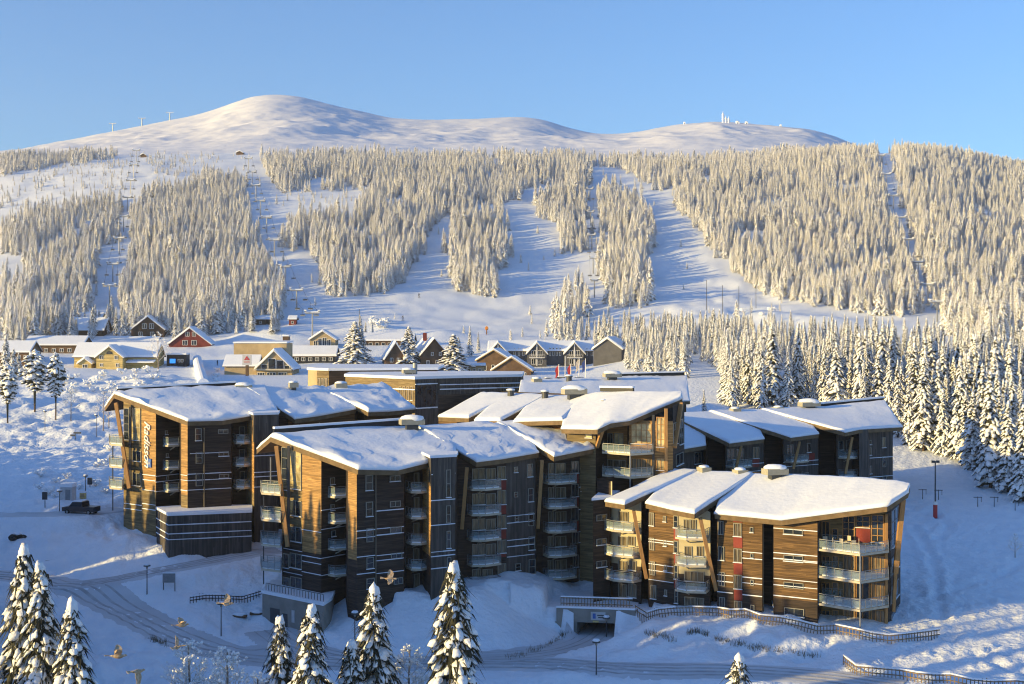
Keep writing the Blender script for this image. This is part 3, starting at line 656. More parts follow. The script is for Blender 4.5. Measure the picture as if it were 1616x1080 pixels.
for i, x0, x1, ys in [(2, 507, 545, [803, 833, 878, 905]), (5, 563, 592, [837, 848, 878, 905]), (6, 592, 637, [805, 833, 843, 875, 883, 903]), (10, 680, 718, [748, 789, 828, 870, 877, 896]), (1, 477, 507, [838, 879, 888, 905]), (0, 448, 477, [868, 905]), (15, 800, 843, [813, 824, 851, 861, 877]), (20, 913, 943, [768, 803, 838, 855])]:
    B.ledge(i, x0, x1, ys)
bstack(B.root, B.segs[2], *[r2(x, 0)[0] for x in (443, 560)], [r2(0, y)[1] for y in (470, 612, 757, 900)], 1.5)
bstack(B.root, B.segs[8], *[r2(x, 0)[0] for x in (868, 975)], [r2(0, y)[1] for y in (448, 590, 732, 872)], 2.3)
bstack(B.root, B.segs[13], *[r3(x, 0)[0] for x in (236, 378)], [r3(0, y)[1] for y in (538, 661, 785, 908, 1018)], 2.0)
bstack(B.root, B.segs[18], *[r3(x, 0)[0] for x in (606, 743)], [r3(0, y)[1] for y in (508, 627, 745, 864, 972)], 2.2)
for y in (455, 600, 738, 873):      # balconies wrapping the left end
    yb = r2(0, y)[1]; P = [XY(444, 153.2), XY(411, 154.3), XY(412.5, 151), XY(443, 149.6), XY(446, 152.9)]
    balcony(B.root, P, CZ-(yb-HY)*151/F)
B.beam(W(436, 704, 151), W(454, 863, 149.6), .42); B.beam(W(737, 738, 151.8), W(729, 835, 152.6), .42); B.beam(W(855.5, 727, 157.5), W(849, 834, 159.3), .42)
B.beam(W(427, 722, 151.5), W(427, 764, 151.5), .14, 'metal'); 
for y0, y1 in ((783, 808), (823, 850), (862, 885), (897, 922)): B.beam(W(416, y0, 151.2), W(416, y1, 151.2), .12, 'dmetal')
B.beam(W(455.5, 704, 151), W(455.5, 860, 151), .3, 'framed')
B.pipe(6, 592.6, 9.5, 24); B.pipe(20, 942.6, 9.5, 24)
mb = MB(); P = [XY(680, 146.5), XY(718.3, 148.1), XY(721, 152), XY(668, 151)]; mb.prism([Vector((p.x, p.y, 22)) for p in P], 3.25, 'panel'); tw = mb.build('stair_tower_top', B.root)
mb = MB(); c = sum(P, Vector())/4; P2 = [p+(p-c).normalized()*.25 for p in P]; mb.prism([Vector((p.x, p.y, 25.27)) for p in P2], .3, 'roofsnow'); mb.build('snow_cover', B.root, tw)
for P_, z_ in (([W(432, 686, 156.5), W(638, 671, 166.5)], .0),):
    mb = MB(); mb.bar(P_[0]+Vector((0, 0, .3)), P_[1]+Vector((0, 0, .3)), .3, .8, 'black'); u_ = mb.build('clerestory', B.root)
    mb = MB(); mb.bar(P_[0]+Vector((0, 0, .82)), P_[1]+Vector((0, 0, .82)), .6, .26, 'roofsnow'); mb.build('snow_cover', B.root, u_)
vent(B.root, 650, 659, 682, 164, 38)
B.done()
# garage plinth below block B's left end
mb = MB(); P = [XY(414, 149.8), XY(510, 143.0), XY(523, 146), XY(530, 152), XY(430, 156)]
mb.prism([Vector((p.x, p.y, 3.5)) for p in P], 5.6, 'conc'); g = empty('garage', (P[1].x, P[1].y, 4.5), 'grey concrete garage plinth with dark doors under the left end of the front block', 'garage'); w0 = mb.build('wall', g)
mb = MB(); c = sum(P, Vector())/5; mb.prism([p+(p-c).normalized()*.15+Vector((0, 0, 9.12)) for p in P], .38, 'roofsnow'); mb.build('snow_cover', g)
sg = Seg((414, 149.8), (510, 143.0)); sg2 = sg
mb = MB(); mb.box(sg.pt(sg.t(434), .03, 6.5), 1.6, .06, 2.3, 'dmetal', ax=sg.d, ay=sg.n); mb.build('garage_door', g)
mb = MB(); mb.box(sg2.pt(sg.t(450), .03, 6.3), .8, .06, 2.0, 'dmetal', ax=sg2.d, ay=sg2.n); mb.build('door', g)
mb = MB(); mb.box(sg2.pt(sg.t(463), .04, 7.2), .5, .05, 1.4, 'sign', ax=sg2.d, ay=sg2.n); mb.build('notice_board', g)
mb = MB(); railing(mb, None, [sg2.pt(.3, -.3), sg2.pt(sg2.L-.3, -.3)], 9.3, 1.0, 'dmetal', .5); mb.build('railing', g)
# ---- block A: back left
zA = lambda py, d=172: CZ-(py-HY)*d/F
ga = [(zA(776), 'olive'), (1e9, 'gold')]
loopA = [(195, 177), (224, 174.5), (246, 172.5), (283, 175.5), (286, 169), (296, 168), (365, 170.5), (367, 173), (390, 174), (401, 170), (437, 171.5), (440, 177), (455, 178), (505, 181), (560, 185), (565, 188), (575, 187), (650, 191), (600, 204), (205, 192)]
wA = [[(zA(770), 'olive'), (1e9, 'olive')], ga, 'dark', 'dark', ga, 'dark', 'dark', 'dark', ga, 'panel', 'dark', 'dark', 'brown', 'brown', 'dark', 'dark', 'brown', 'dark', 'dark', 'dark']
A = Block('apartment_block', 'back left dark block with white vertical lettering and blue square on its gold gable', 11.5, [
  [((296, 665, 167.5), (180, 622, 177), (165, 643, 180.5)), ((350, 664, 169.5), (260, 617, 181), (250, 634, 185)), ((393, 657, 172), (330, 614, 185), (325, 630, 189)), ((440, 652, 176), (418, 612, 188.8), (414, 628, 192.8))],
  [((465, 664, 174.5), (386, 613, 187), (382, 628, 191.5)), ((502, 659, 178), (455, 614, 192), (452, 628, 196)), ((562, 648, 185), (538, 614, 197), (535, 628, 201))],
  [((581, 655, 182), (502, 614, 194.7), (499, 628, 199.2)), ((614, 654, 185), (565, 612, 198), (562, 626, 202)), ((656, 650, 189), (610, 611, 201), (608, 625, 205))]],
  loopA, wA, seed=20, rdir=(.82, .57), ripple=.34)
A.win(0, r1, [(203, 195, 232, 375, dict(nx=1, ny=4)), (243, 195, 296, 378, dict(nx=2, ny=5, glass='glassg')), (250, 438, 300, 497), (250, 563, 300, 636)], nx=2)
A.win(2, r1, [(433, 322, 448, 346), (438, 452, 452, 474), (440, 582, 453, 603)], nx=1, glass='glassc')
A.win(5, r1, [(605, 310, 640, 380, dict(nx=1, ny=2)), (608, 445, 645, 510, dict(nx=1, ny=2)), (608, 565, 648, 638, dict(nx=1, ny=2)), (735, 315, 792, 341), (738, 442, 796, 468), (740, 570, 796, 593)], nx=2)
A.win(7, r1, [(855, 300, 885, 350), (855, 428, 885, 478), (857, 555, 887, 605)], nx=1)
A.win(5, r1, [(455, 862, 556, 863)], nx=1) if False else None
T5 = lambda x, y: (300+.2475*x, 440+.2475*y)
A.win(12, T5, [(655, 930, 690, 965), (700, 928, 765, 965), (820, 915, 870, 960), (925, 925, 942, 950)], nx=2)
A.win(13, T5, [(1005, 908, 1040, 940)], nx=1)
A.win(16, T5, [(1125, 905, 1160, 940), (1165, 905, 1220, 940), (1290, 895, 1340, 935)], nx=2)
for i, x0, x1, ys in [(1, 225, 246, [750, 758, 774, 796, 804]), (2, 246, 283, [750, 759, 774]), (0, 196, 224, [796, 804]), (4, 286, 296, [750, 758, 774]), (5, 296, 365, [747, 757, 772]), (9, 401, 437, [675, 682, 719, 745, 752, 768]), (5, 300, 360, [715])]:
    A.ledge(i, x0, x1, ys)
bstack(A.root, A.segs[2], *[r1(x, 0)[0] for x in (420, 533)], [r1(0, y)[1] for y in (412, 543, 670)], 1.5)
bstack(A.root, A.segs[7], *[r1(x, 0)[0] for x in (812, 905)], [r1(0, y)[1] for y in (400, 528, 655)], 2.4)
for y in (408, 533, 655):
    yb = r1(0, y)[1]; P = [XY(194, 177.2), XY(172, 178.5), XY(173, 175), XY(193, 173.6), XY(196.5, 176.6)]; balcony(A.root, P, CZ-(yb-HY)*175/F)
A.beam(W(183, 636, 175), W(204, 771, 173.5), .45); A.beam(W(205.7, 642, 175.3), W(205.7, 772, 175.3), .3, 'framed')
for y0, y1 in ((700, 726), (736, 758), (772, 806)): A.beam(W(178, y0, 175.4), W(178, y1, 175.4), .12, 'dmetal')
A.pipe(5, 322, 12, 27)
mb = MB(); P = [XY(401, 169.8), XY(437.3, 171.3), XY(440, 175), XY(392, 174)]; mb.prism([Vector((p.x, p.y, 25)) for p in P], 3.6, 'panel'); tw = mb.build('stair_tower_top', A.root)
mb = MB(); c = sum(P, Vector())/4; mb.prism([p+(p-c).normalized()*.25+Vector((0, 0, 28.62)) for p in P], .3, 'roofsnow'); mb.build('snow_cover', A.root, tw)
mb = MB(); P_ = [W(185, 621, 179), W(372, 611, 188)]; mb.bar(P_[0]+Vector((0, 0, .3)), P_[1]+Vector((0, 0, .3)), .3, .7, 'black'); u_ = mb.build('clerestory', A.root)
mb = MB(); mb.bar(P_[0]+Vector((0, 0, .78)), P_[1]+Vector((0, 0, .78)), .6, .24, 'roofsnow'); mb.build('snow_cover', A.root, u_)
vent(A.root, 384, 606, 621, 187, 26); vent(A.root, 463, 602, 616, 190, 14); vent(A.root, 538, 603, 616, 195, 18)
# low plinth volume in front of block A
P = [XY(247, 169.5), XY(266, 163.5), XY(397, 166.5), XY(397, 171.5), XY(300, 171.5)]
zt = CZ-(812-HY)*165/F; mb = MB(); mb.prism([Vector((p.x, p.y, 8)) for p in P], zt-8, 'panel'); u_ = mb.build('low_wing', A.root)
mb = MB(); c = sum(P, Vector())/5; mb.prism([p+(p-c).normalized()*.1+Vector((0, 0, zt+.02)) for p in P], .35, 'roofsnow'); mb.build('snow_cover', A.root, u_)
for sgx in (Seg((247, 169.5), (266, 163.5)), Seg((266, 163.5), (397, 166.5))):
    for yy in (826, 840, 849):
        z = CZ-(yy-HY)*165/F; n = int(sgx.L/1.5)+1
        lm = MB()
        for k in range(n): lm.box(sgx.pt(sgx.L*(k+.5)/n, .04, z), sgx.L/n+.01, .08, .08+.05*random.random(), 'roofsnow', ax=sgx.d, ay=sgx.n)
        lm.build('snow_ledge', A.root)
A.done()
# lettering on block A's gable
def text_mesh(body, size, ext, m, name, root, origin, xdir, ydir, parent=None, shear=0.0, align='LEFT', bold=0.0):
    cu = bpy.data.curves.new(name, 'FONT'); cu.body = body; cu.size = size; cu.extrude = ext; cu.shear = shear; cu.align_x = align; cu.align_y = 'CENTER'; cu.offset = bold
    to = bpy.data.objects.new('tmp', cu); C.objects.link(to)
    dg = bpy.context.evaluated_depsgraph_get(); me = bpy.data.meshes.new_from_object(to.evaluated_get(dg)); C.objects.unlink(to); bpy.data.objects.remove(to)
    X = Vector(xdir).normalized(); Y = Vector(ydir).normalized(); Z = X.cross(Y); o3 = Vector(origin)
    for v in me.vertices: v.co = o3+X*v.co.x+Y*v.co.y+Z*v.co.z-(root.location if root else Vector())
    me.materials.clear(); me.materials.append(M[m]); me.name = name
    o = bpy.data.objects.new(name, me); C.objects.link(o)
    if root: o.parent = parent or root
    return o
sgA = A.segs[1]; tx = sgA.t(235); sr = empty('hotel_sign', sgA.pt(tx, .1, sgA.z(235, 737)), 'white slanted lettering Radisson running down the gold gable above a small blue square', 'sign')
text_mesh('Radisson', 1.75, .07, 'white', 'lettering', sr, sgA.pt(sgA.t(233.5), .14, sgA.z(233, 664)), (0, 0, -1), sgA.d, shear=.42, bold=.006)
mb = MB(); za, zb_ = sgA.z(236, 724), sgA.z(236, 737.5); mb.box(sgA.pt(sgA.t(236), .1, (za+zb_)/2), 1.05, .14, za-zb_, 'blue', ax=sgA.d, ay=sgA.n); bs = mb.build('blue_square', sr)
text_mesh('BLU', .48, .03, 'white', 'small_lettering', sr, sgA.pt(sgA.t(236), .2, (za+zb_)/2), sgA.d, (0, 0, 1), bs, align='CENTER')
# ---- block D: front right
zD = lambda py, d=146: CZ-(py-HY)*d/F
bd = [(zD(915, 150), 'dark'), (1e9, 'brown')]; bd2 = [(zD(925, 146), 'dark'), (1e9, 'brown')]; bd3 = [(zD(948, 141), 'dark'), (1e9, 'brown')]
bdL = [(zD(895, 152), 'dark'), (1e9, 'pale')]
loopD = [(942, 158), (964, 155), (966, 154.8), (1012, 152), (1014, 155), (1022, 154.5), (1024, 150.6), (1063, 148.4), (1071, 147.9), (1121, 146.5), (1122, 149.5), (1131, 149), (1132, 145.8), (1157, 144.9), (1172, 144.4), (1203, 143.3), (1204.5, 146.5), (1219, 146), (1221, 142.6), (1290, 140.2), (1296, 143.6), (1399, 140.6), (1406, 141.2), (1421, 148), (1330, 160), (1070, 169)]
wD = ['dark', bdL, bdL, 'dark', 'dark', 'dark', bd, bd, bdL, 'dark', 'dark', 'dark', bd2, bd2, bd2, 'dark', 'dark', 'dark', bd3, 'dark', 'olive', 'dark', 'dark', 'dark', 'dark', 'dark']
D = Block('apartment_block', 'sunlit brown timber block at front right with big open corner balconies', 7.6, [
  [((955, 797, 152.3), (1062, 744, 163)), ((986, 802, 149.3), (1102, 745, 160.8))],
  [((1019, 797, 150.3), (1064, 745, 163)), ((1060, 807, 147.2), (1120, 747, 160)), ((1096, 814, 143.6), (1190, 750, 156.3))],
  [((1128, 811, 145.2), (1146, 750, 158.6)), ((1180, 816, 143.2), (1240, 752, 154)), ((1234, 821, 141.0), (1300, 754, 151)), ((1330, 808, 138.2), (1370, 759, 147)), ((1400, 799, 136.2), (1420, 763, 143.5)), ((1433, 777, 139), (1436, 768, 142))]],
  loopD, wD, seed=40, rdir=(.87, -.49), sn=.6, ripple=.10, lap=-1)
D.win(2, r4, [(232, 362, 300, 428), (230, 525, 290, 588), (297, 525, 345, 588), (235, 685, 295, 748), (305, 685, 352, 748), (235, 838, 290, 925), (300, 838, 352, 925)], glass='glassc')
D.win(6, r4, [(436, 370, 468, 456), (438, 535, 470, 616), (441, 690, 475, 780), (446, 845, 482, 935), (527, 392, 548, 430, dict(nx=1)), (530, 550, 550, 590, dict(nx=1)), (533, 712, 553, 750, dict(nx=1)), (535, 875, 553, 915, dict(nx=1))], glass='glassc')
D.win(7, r4, [(597, 390, 627, 470), (598, 556, 628, 636), (600, 716, 632, 806), (603, 875, 636, 965)], nx=1, ny=2)
D.panel(7, r4, [(596, 477, 628, 550), (597, 640, 630, 704), (600, 812, 634, 864)])
D.win(8, r4, [(660, 415, 700, 487), (705, 415, 742, 487), (665, 590, 715, 657), (745, 590, 790, 657), (665, 755, 795, 822, dict(nx=3)), (665, 925, 795, 1003, dict(nx=3))], glass='glassc')
D.win(12, r4, [(886, 425, 922, 516), (889, 592, 927, 682), (891, 760, 930, 852), (894, 925, 932, 1017)], nx=2)
D.win(13, r4, [(987, 440, 1040, 526), (988, 606, 1042, 696), (990, 780, 1045, 870), (992, 950, 1047, 1036)], nx=2, glass='glassc')
D.panel(13, r4, [(986, 400, 1045, 434), (986, 532, 1045, 601), (988, 701, 1047, 775), (990, 876, 1048, 945)])
D.win(14, r4, [(1095, 465, 1118, 500), (1097, 638, 1118, 668), (1098, 810, 1120, 848), (1098, 975, 1125, 1020)], nx=1)
D.win(18, r5, [(307, 378, 428, 415), (308, 547, 430, 585), (308, 718, 433, 756), (312, 880, 437, 932)], nx=2)
for y in (315, 0): pass
D.win(20, r5, [(540, 330, 600, 450, dict(nx=2)), (612, 375, 652, 450, dict(nx=1)), (678, 295, 757, 465, dict(nx=2, ny=4)), (762, 295, 852, 370, dict(nx=2, ny=2)), (860, 290, 940, 465, dict(nx=2, ny=4))], frame='beam', fw=.1)
D.panel(20, r5, [(764, 378, 854, 465)])
for y0 in (548, 715, 890):
    D.win(20, r5, [(540, y0, 600, y0+100), (612, y0, 655, y0+100, dict(nx=1, glass='glassc')), (682, y0, 760, y0+110, dict(nx=3, glass='glassc')), (765, y0, 850, y0+110, dict(nx=2)), (860, y0, 950, y0+110, dict(nx=3, glass='glassc'))], frame='beam', fw=.09)
D.win(22, r5, [(985, 250, 1028, 480, dict(ny=3)), (985, 545, 1030, 640), (985, 720, 1030, 820), (985, 890, 1030, 1000)], nx=2, frame='metal')
for i, x0, x1, ys in [(6, 1024, 1063, [853, 857, 892, 902, 917]), (12, 1132, 1157, [908, 918, 935]), (14, 1172, 1203, [872, 882, 912, 921, 940]), (18, 1221, 1290, [836, 875, 884, 916, 926, 943]), (17, 1204, 1221, [915, 926]), (15, 1204, 1221, [915]), (18, 1268, 1290, [888])]:
    D.ledge(i, x0, x1, ys)
bstack(D.root, D.segs[2], *[r4(x, 0)[0] for x in (192, 385)], [r4(0, y)[1] for y in (497, 660, 822)], 2.0)
bstack(D.root, D.segs[8], *[r4(x, 0)[0] for x in (628, 830)], [r4(0, y)[1] for y in (552, 728, 898)], 2.0)
def bigbal(z):
    P = [XY(1290.5, 140.4), XY(1357, 136.9), XY(1403, 139.2), XY(1402, 141), XY(1297, 143.4)]; return balcony(D.root, P, z, gap=.95)
zf = [CZ-(y-HY)*137/F for y in (878, 921.5, 966)]
for z in zf: bigbal(z)
mb = MB(); mb.tube(W(1357.5, 1003, 137), W(1357.5, 872, 137), .09, 'metal'); mb.build('balcony_post', D.root)
for z in zf:
    mb = MB(); P = [XY(1405, 139.6), XY(1411.5, 142), XY(1409, 143.2), XY(1405.5, 141.2)]; mb.prism([Vector((p.x, p.y, z+.1)) for p in P], 1.1, 'bglass'); mb.build('side_screen', D.root)
D.beam(W(1000, 806, 150), W(1020, 913, 151.2), .4); D.beam(W(1105, 818, 144.3), W(1130, 932, 145.9), .4); D.beam(W(1425, 788, 139.5), W(1413, 905, 141), .5)
D.beam(W(1413, 905, 141), W(1410, 965, 141.3), .35); D.pipe(15, 1203.2, 8, 19)
D.beam(W(1342, 818, 143), W(1342, 1000, 143.0), .3); D.beam(W(1398.5, 812, 140.5), W(1398.5, 1000, 140.5), .3)
vent(D.root, 1223, 737, 758, 153, 37); vent(D.root, 1111, 735, 748, 160, 16); vent(D.root, 1168, 739, 752, 157, 18)
# terrace furniture on the top corner balcony
def chair_mesh(P, ang, m='white', name='terrace_chair'):
    mb = MB(); c, s = math.cos(ang), math.sin(ang); X = Vector((c, s, 0)); Y = Vector((-s, c, 0))
    for i in (-1, 1):
        for j in (-1, 1): mb.box(P+X*i*.22+Y*j*.22+Vector((0, 0, .22)), .04, .04, .44, m, ax=X)
    mb.box(P+Vector((0, 0, .45)), .5, .5, .05, m, ax=X); mb.box(P+Y*.24+Vector((0, 0, .75)), .5, .05, .55, m, ax=X)
    return mb
D.done()
for k, (px, d) in enumerate([(1303, 141), (1318, 140.2), (1330, 139.8), (1346, 138.8), (1352, 140), (1338, 141.5)]):
    p = XY(px, d); p.z = zf[0]+.42; o = chair_mesh(p, k*1.1, 'deck').build('terrace_chair', loc=p)
    o.data.transform(__import__('mathutils').Matrix.Identity(4))
    tag(o, ['leftmost', 'second from left', 'third from left', 'front right', 'rightmost', 'rear middle'][k]+' pale wooden chair on the top corner balcony of the sunlit block', 'chair', 'chairs on the top corner balcony')
# ---- block C: centre back
loopC = [(692, 186), (747, 181), (808, 176), (890, 170), (895, 164), (940, 162), (958, 166), (990, 165), (993, 162.8), (1050, 161.5), (1062, 162), (1080, 169), (1040, 182), (790, 197)]
wC = ['brown', 'brown', 'brown', 'dark', 'olive', 'dark', 'gold', 'dark', 'gold', 'gold', 'dark', 'dark', 'dark', 'dark']
Cb = Block('apartment_block', 'middle block with cream snow roof and golden sunlit glass end, behind the front centre one', 9.5, [
  [((692, 665, 182), (761, 623, 190)), ((740, 667, 178.3), (818, 624, 187.3))],
  [((749, 669, 176.5), (793, 624, 188.7)), ((790, 669, 173.2), (866, 626, 184.5))],
  [((811, 668, 172), (845, 626, 185.8)), ((850, 667, 169.5), (880, 627, 183.5)), ((888, 666, 167), (925, 628, 181))],
  [((886, 677, 163.4), (895, 628, 182.6)), ((943, 678, 159), (947, 622, 178)), ((964, 668, 160.3), (985, 621, 175)), ((994, 664, 161), (1010, 621, 173)), ((1077, 629, 166), (1076, 622, 169))]],
  loopC, wC, seed=60, rdir=(.87, -.49), sn=.6, ripple=.10, lap=-1)
Cb.win(8, r6, [(378, 218, 470, 308, dict(nx=4, ny=3, glass='glassg')), (380, 372, 470, 445, dict(nx=4, glass='glassc')), (490, 190, 528, 322, dict(nx=2, ny=4, glass='glassg')), (490, 370, 530, 425, dict(glass='glassg'))], nx=2, frame='beam', fw=.1)
Cb.win(6, r6, [(265, 262, 300, 320), (305, 262, 345, 320, dict(glass='glassg')), (262, 378, 355, 420, dict(nx=3, glass='glassc'))], nx=2)
Cb.win(4, r6, [(178, 258, 208, 282)], nx=1, glass='glassg')
Cb.win(10, r6, [(560, 215, 580, 310, dict(ny=3)), (590, 200, 606, 310, dict(ny=3)), (575, 350, 606, 400)], nx=2)
for yb in (361, 463):
    z = CZ-((590+.359*yb)-HY)*158.5/F
    balcony(Cb.root, [XY(952, 165), XY(950, 161.5), XY(994.5, 158.6), XY(1031, 160.5), XY(1032, 162.2), XY(992, 163)], z, gap=.95)
mb = MB(); mb.tube(W(994.5, 720, 158.8), W(994.5, 790, 158.8), .09, 'metal'); mb.build('balcony_post', Cb.root)
Cb.beam(W(1075, 637, 165.5), W(1064.5, 706, 162), .5); Cb.beam(W(951, 678, 160), W(942, 706, 162), .4); Cb.beam(W(944.5, 678, 160.5), W(946, 700, 162), .3)
Cb.beam(W(1031, 655, 162), W(1031, 760, 161.8), .3, 'framed'); Cb.beam(W(1051, 645, 161.2), W(1051, 760, 161.2), .38)
vent(Cb.root, 906, 612, 631, 179, 38); vent(Cb.root, 806, 614, 625, 186, 14, round_=True); vent(Cb.root, 860, 616, 628, 182, 14, round_=True); vent(Cb.root, 952, 630, 641, 172, 7, round_=True)
mb = MB(); P_ = [W(948, 621, 177.5), W(1000, 622, 173.5)]; mb.bar(P_[0]+Vector((0, 0, .55)), P_[1]+Vector((0, 0, .55)), .3, .5, 'black'); u_ = mb.build('clerestory', Cb.root)
mb = MB(); mb.bar(P_[0]+Vector((0, 0, .92)), P_[1]+Vector((0, 0, .92)), .6, .24, 'roofsnow'); mb.build('snow_cover', Cb.root, u_)
Cb.done()
# ---- block E: back right
loopE = [(1062, 190), (1112, 194.5), (1114, 192.5), (1117, 196), (1143, 197), (1145, 193.5), (1205, 198), (1207, 201), (1233, 202), (1236, 198), (1291, 202), (1293, 205), (1318, 206), (1320, 201), (1345, 203), (1357, 200.5), (1369, 201.5), (1371, 204), (1409, 206.5), (1365, 221), (1060, 205)]
E = Block('apartment_block', 'dark timber block at back right under a shaded blue snow roof before the forest', 8.5, [
  [((1060, 712, 186), (1056, 660, 204)), ((1114, 703, 190.5), (1112, 656, 207.6))],
  [((1151, 702, 188.5), (1056, 655, 204.3)), ((1206, 695, 194), (1185, 649, 211))],
  [((1248, 695, 192.5), (1118, 650, 207.4)), ((1292, 689, 198), (1262, 647, 214))],
  [((1334, 689, 196.5), (1200, 647, 210.8)), ((1357, 684, 200), (1291, 645, 216)), ((1424, 680, 206), (1395, 634, 222))]],
  loopE, ['panel', 'dark', 'dark', 'dark', 'dark', 'panel', 'dark', 'dark', 'dark', 'panel', 'dark', 'dark', 'dark', 'panel', 'dark', 'panel', 'dark', 'panel'], seed=80, rdir=(.82, .57), ripple=.12)
E.win(0, r6, [(655, 345, 688, 396)], nx=2); E.win(5, r6, [(800, 330, 835, 378), (840, 330, 872, 378), (912, 322, 940, 372, dict(glass='glassc'))], nx=2)
E.panel(5, r6, [(912, 376, 942, 410)])
E.win(9, r6, [(1062, 312, 1090, 355), (1150, 305, 1168, 345, dict(nx=1))], nx=2); E.panel(9, r6, [(1152, 350, 1185, 385)])
E.win(13, r6, [(1290, 295, 1310, 335, dict(nx=1)), (1325, 290, 1350, 335)], nx=1)
E.win(17, r6, [(1415, 292, 1434, 312), (1418, 325, 1434, 358, dict(glass='glassc')), (1420, 405, 1436, 440), (1480, 280, 1497, 325, dict(glass='glassc')), (1482, 363, 1498, 410), (1483, 450, 1500, 470)], nx=1)
for (i, x0, x1, ys) in [(5, 797, 880, (415, 500)), (9, 1052, 1130, (392, 475)), (13, 1287, 1355, (374, 458))]:
    bstack(E.root, E.segs[i], r6(x0, 0)[0], r6(x1, 0)[0], [r6(0, y)[1] for y in ys], 1.8)
E.beam(W(1170, 704, 190.5), W(1160, 745, 191.5), .35); E.beam(W(1262, 697, 195.5), W(1252, 740, 196), .35); E.beam(W(1345, 690, 199.5), W(1334, 748, 199.8), .35)
for i, x0, x1, ys in [(17, 1371, 1409, [722, 752]), (5, 1145, 1205, [733, 745]), (9, 1236, 1291, [735, 728])]: E.ledge(i, x0, x1, ys)
vent(E.root, 1277, 633, 652, 214, 33); vent(E.root, 1160, 643, 655, 208, 14); vent(E.root, 1228, 641, 654, 212, 14)
mb = MB(); P_ = [W(1291, 645, 217), W(1394, 635, 223)]; mb.bar(P_[0]+Vector((0, 0, .4)), P_[1]+Vector((0, 0, .4)), .3, .7, 'black'); u_ = mb.build('clerestory', E.root)
mb = MB(); mb.bar(P_[0]+Vector((0, 0, .9)), P_[1]+Vector((0, 0, .9)), .8, .28, 'roofsnow'); mb.build('snow_cover', E.root, u_)
mb = MB(); P = [XY(1356, 200), XY(1370, 201), XY(1373, 204.5), XY(1357, 204)]; mb.prism([Vector((p.x, p.y, 8)) for p in P], 16.4, 'panel'); mb.build('stair_tower', E.root)
E.done()
# ---- block F: roof behind block C
Fb = Block('apartment_block', 'block showing only its blue shaded roof above the cream middle roof', 14, [
  [((815, 640, 216), (822, 602, 240)), ((940, 640, 222), (955, 597, 246)), ((1089, 633, 230), (1083, 594, 252))]],
  [(820, 220), (940, 226), (1083, 234), (1078, 250), (825, 238)], ['dark']*5, seed=90, rdir=(.82, .57), ripple=.15)
vent(Fb.root, 966, 588, 604, 243, 28); vent(Fb.root, 898, 592, 601, 240, 12, round_=True); vent(Fb.root, 847, 596, 605, 238, 14)
mb = MB(); P_ = [W(972, 596, 247), W(1080, 593, 251)]; mb.bar(P_[0]+Vector((0, 0, .3)), P_[1]+Vector((0, 0, .3)), .3, .7, 'black'); u_ = mb.build('clerestory', Fb.root)
mb = MB(); mb.bar(P_[0]+Vector((0, 0, .8)), P_[1]+Vector((0, 0, .8)), .8, .25, 'roofsnow'); mb.build('snow_cover', Fb.root, u_)
Fb.done()
# lower linked wing with shaded flat snow between block C and D (small roof by px 945)
mb = MB(); P = [XY(936, 152.5), XY(962, 154), XY(975, 159), XY(950, 160)]; wr = empty('link_wing', (P[0].x, P[0].y, 8), 'small dark link wing with a thin snow roof, between cream-roofed blocks', 'building', None)
mb.prism([Vector((p.x, p.y, 6)) for p in P], CZ-(787-HY)*154/F-6, 'dark'); mb.build('wall', wr)
mb = MB(); zt = CZ-(787-HY)*154/F; c = sum(P, Vector())/4; mb.prism([p+(p-c).normalized()*.5+Vector((0, 0, zt+.01)) for p in P], .28, 'roofsnow'); mb.build('roof_snow', wr)
sgl = Seg((936, 152.5), (962, 154))
for y0 in (812, 850, 885): window(wr, sgl, 941, 957, y0, y0+10, nx=2)
# ---- flat-roofed hall behind
def flat_hall(name, label, pts, z0, ztops, mats_, group=None, cat='hall'):
    P = [XY(*p) for p in pts]; r_ = empty(name, (P[0].x, P[0].y, z0), label, cat, group); mb = MB(); n = len(P)
    for i in range(n):
        a, b = P[i], P[(i+1) % n]; mb.face([(a.x, a.y, z0-2), (b.x, b.y, z0-2), (b.x, b.y, ztops), (a.x, a.y, ztops)], mats_[i])
    mb.face([(p.x, p.y, ztops) for p in P], 'fascia'); mb.build('wall', r_)
    s_ = MB(); c = sum(P, Vector())/n; s_.prism([p+(p-c).normalized()*.25+Vector((0, 0, ztops+.005)) for p in P], .5, 'roofsnow'); s_.build('roof_snow', r_)
    return r_, [Seg(pts[i], pts[(i+1) % n]) for i in range(n)]
zt = CZ-(584-HY)*262/F
h1, s1 = flat_hall('event_hall', 'long flat-roofed dark hall with a sunlit yellow-brown left end, behind the left block', [(486, 262), (500, 259), (519, 257), (690, 262), (700, 285), (500, 290)], 22, zt, ['tan', 'olive', 'dark', 'dark', 'dark', 'dark'])
for x0, x1 in ((502, 506), (507, 511), (512, 517)): window(h1, s1[1], x0, x1, 597, 612, nx=1, glass='glassc')
zt = CZ-(597-HY)*238/F
h2, s2 = flat_hall('conference_hall', 'flat-roofed timber hall with a tall glazed corner and dark board front, behind the middle', [(545, 246), (655, 232), (690, 236), (692, 236.2), (822, 245), (826, 262), (560, 268)], 18, zt, ['olive', 'panel', 'panel', 'panel', 'dark', 'dark', 'dark'])
window(h2, s2[1], 657, 689, 607, 643, nx=4, ny=1, glass='glass', frame='framed', fw=.15)
window(h2, s2[3], 788, 820, 606, 632, nx=4, ny=1, glass='glassc', frame='framed')
for x in (632, 638, 644, 650): window(h2, s2[0], x-2, x+2, 610, 632, nx=1, glass='glassc', frame='tan')
mb = MB()
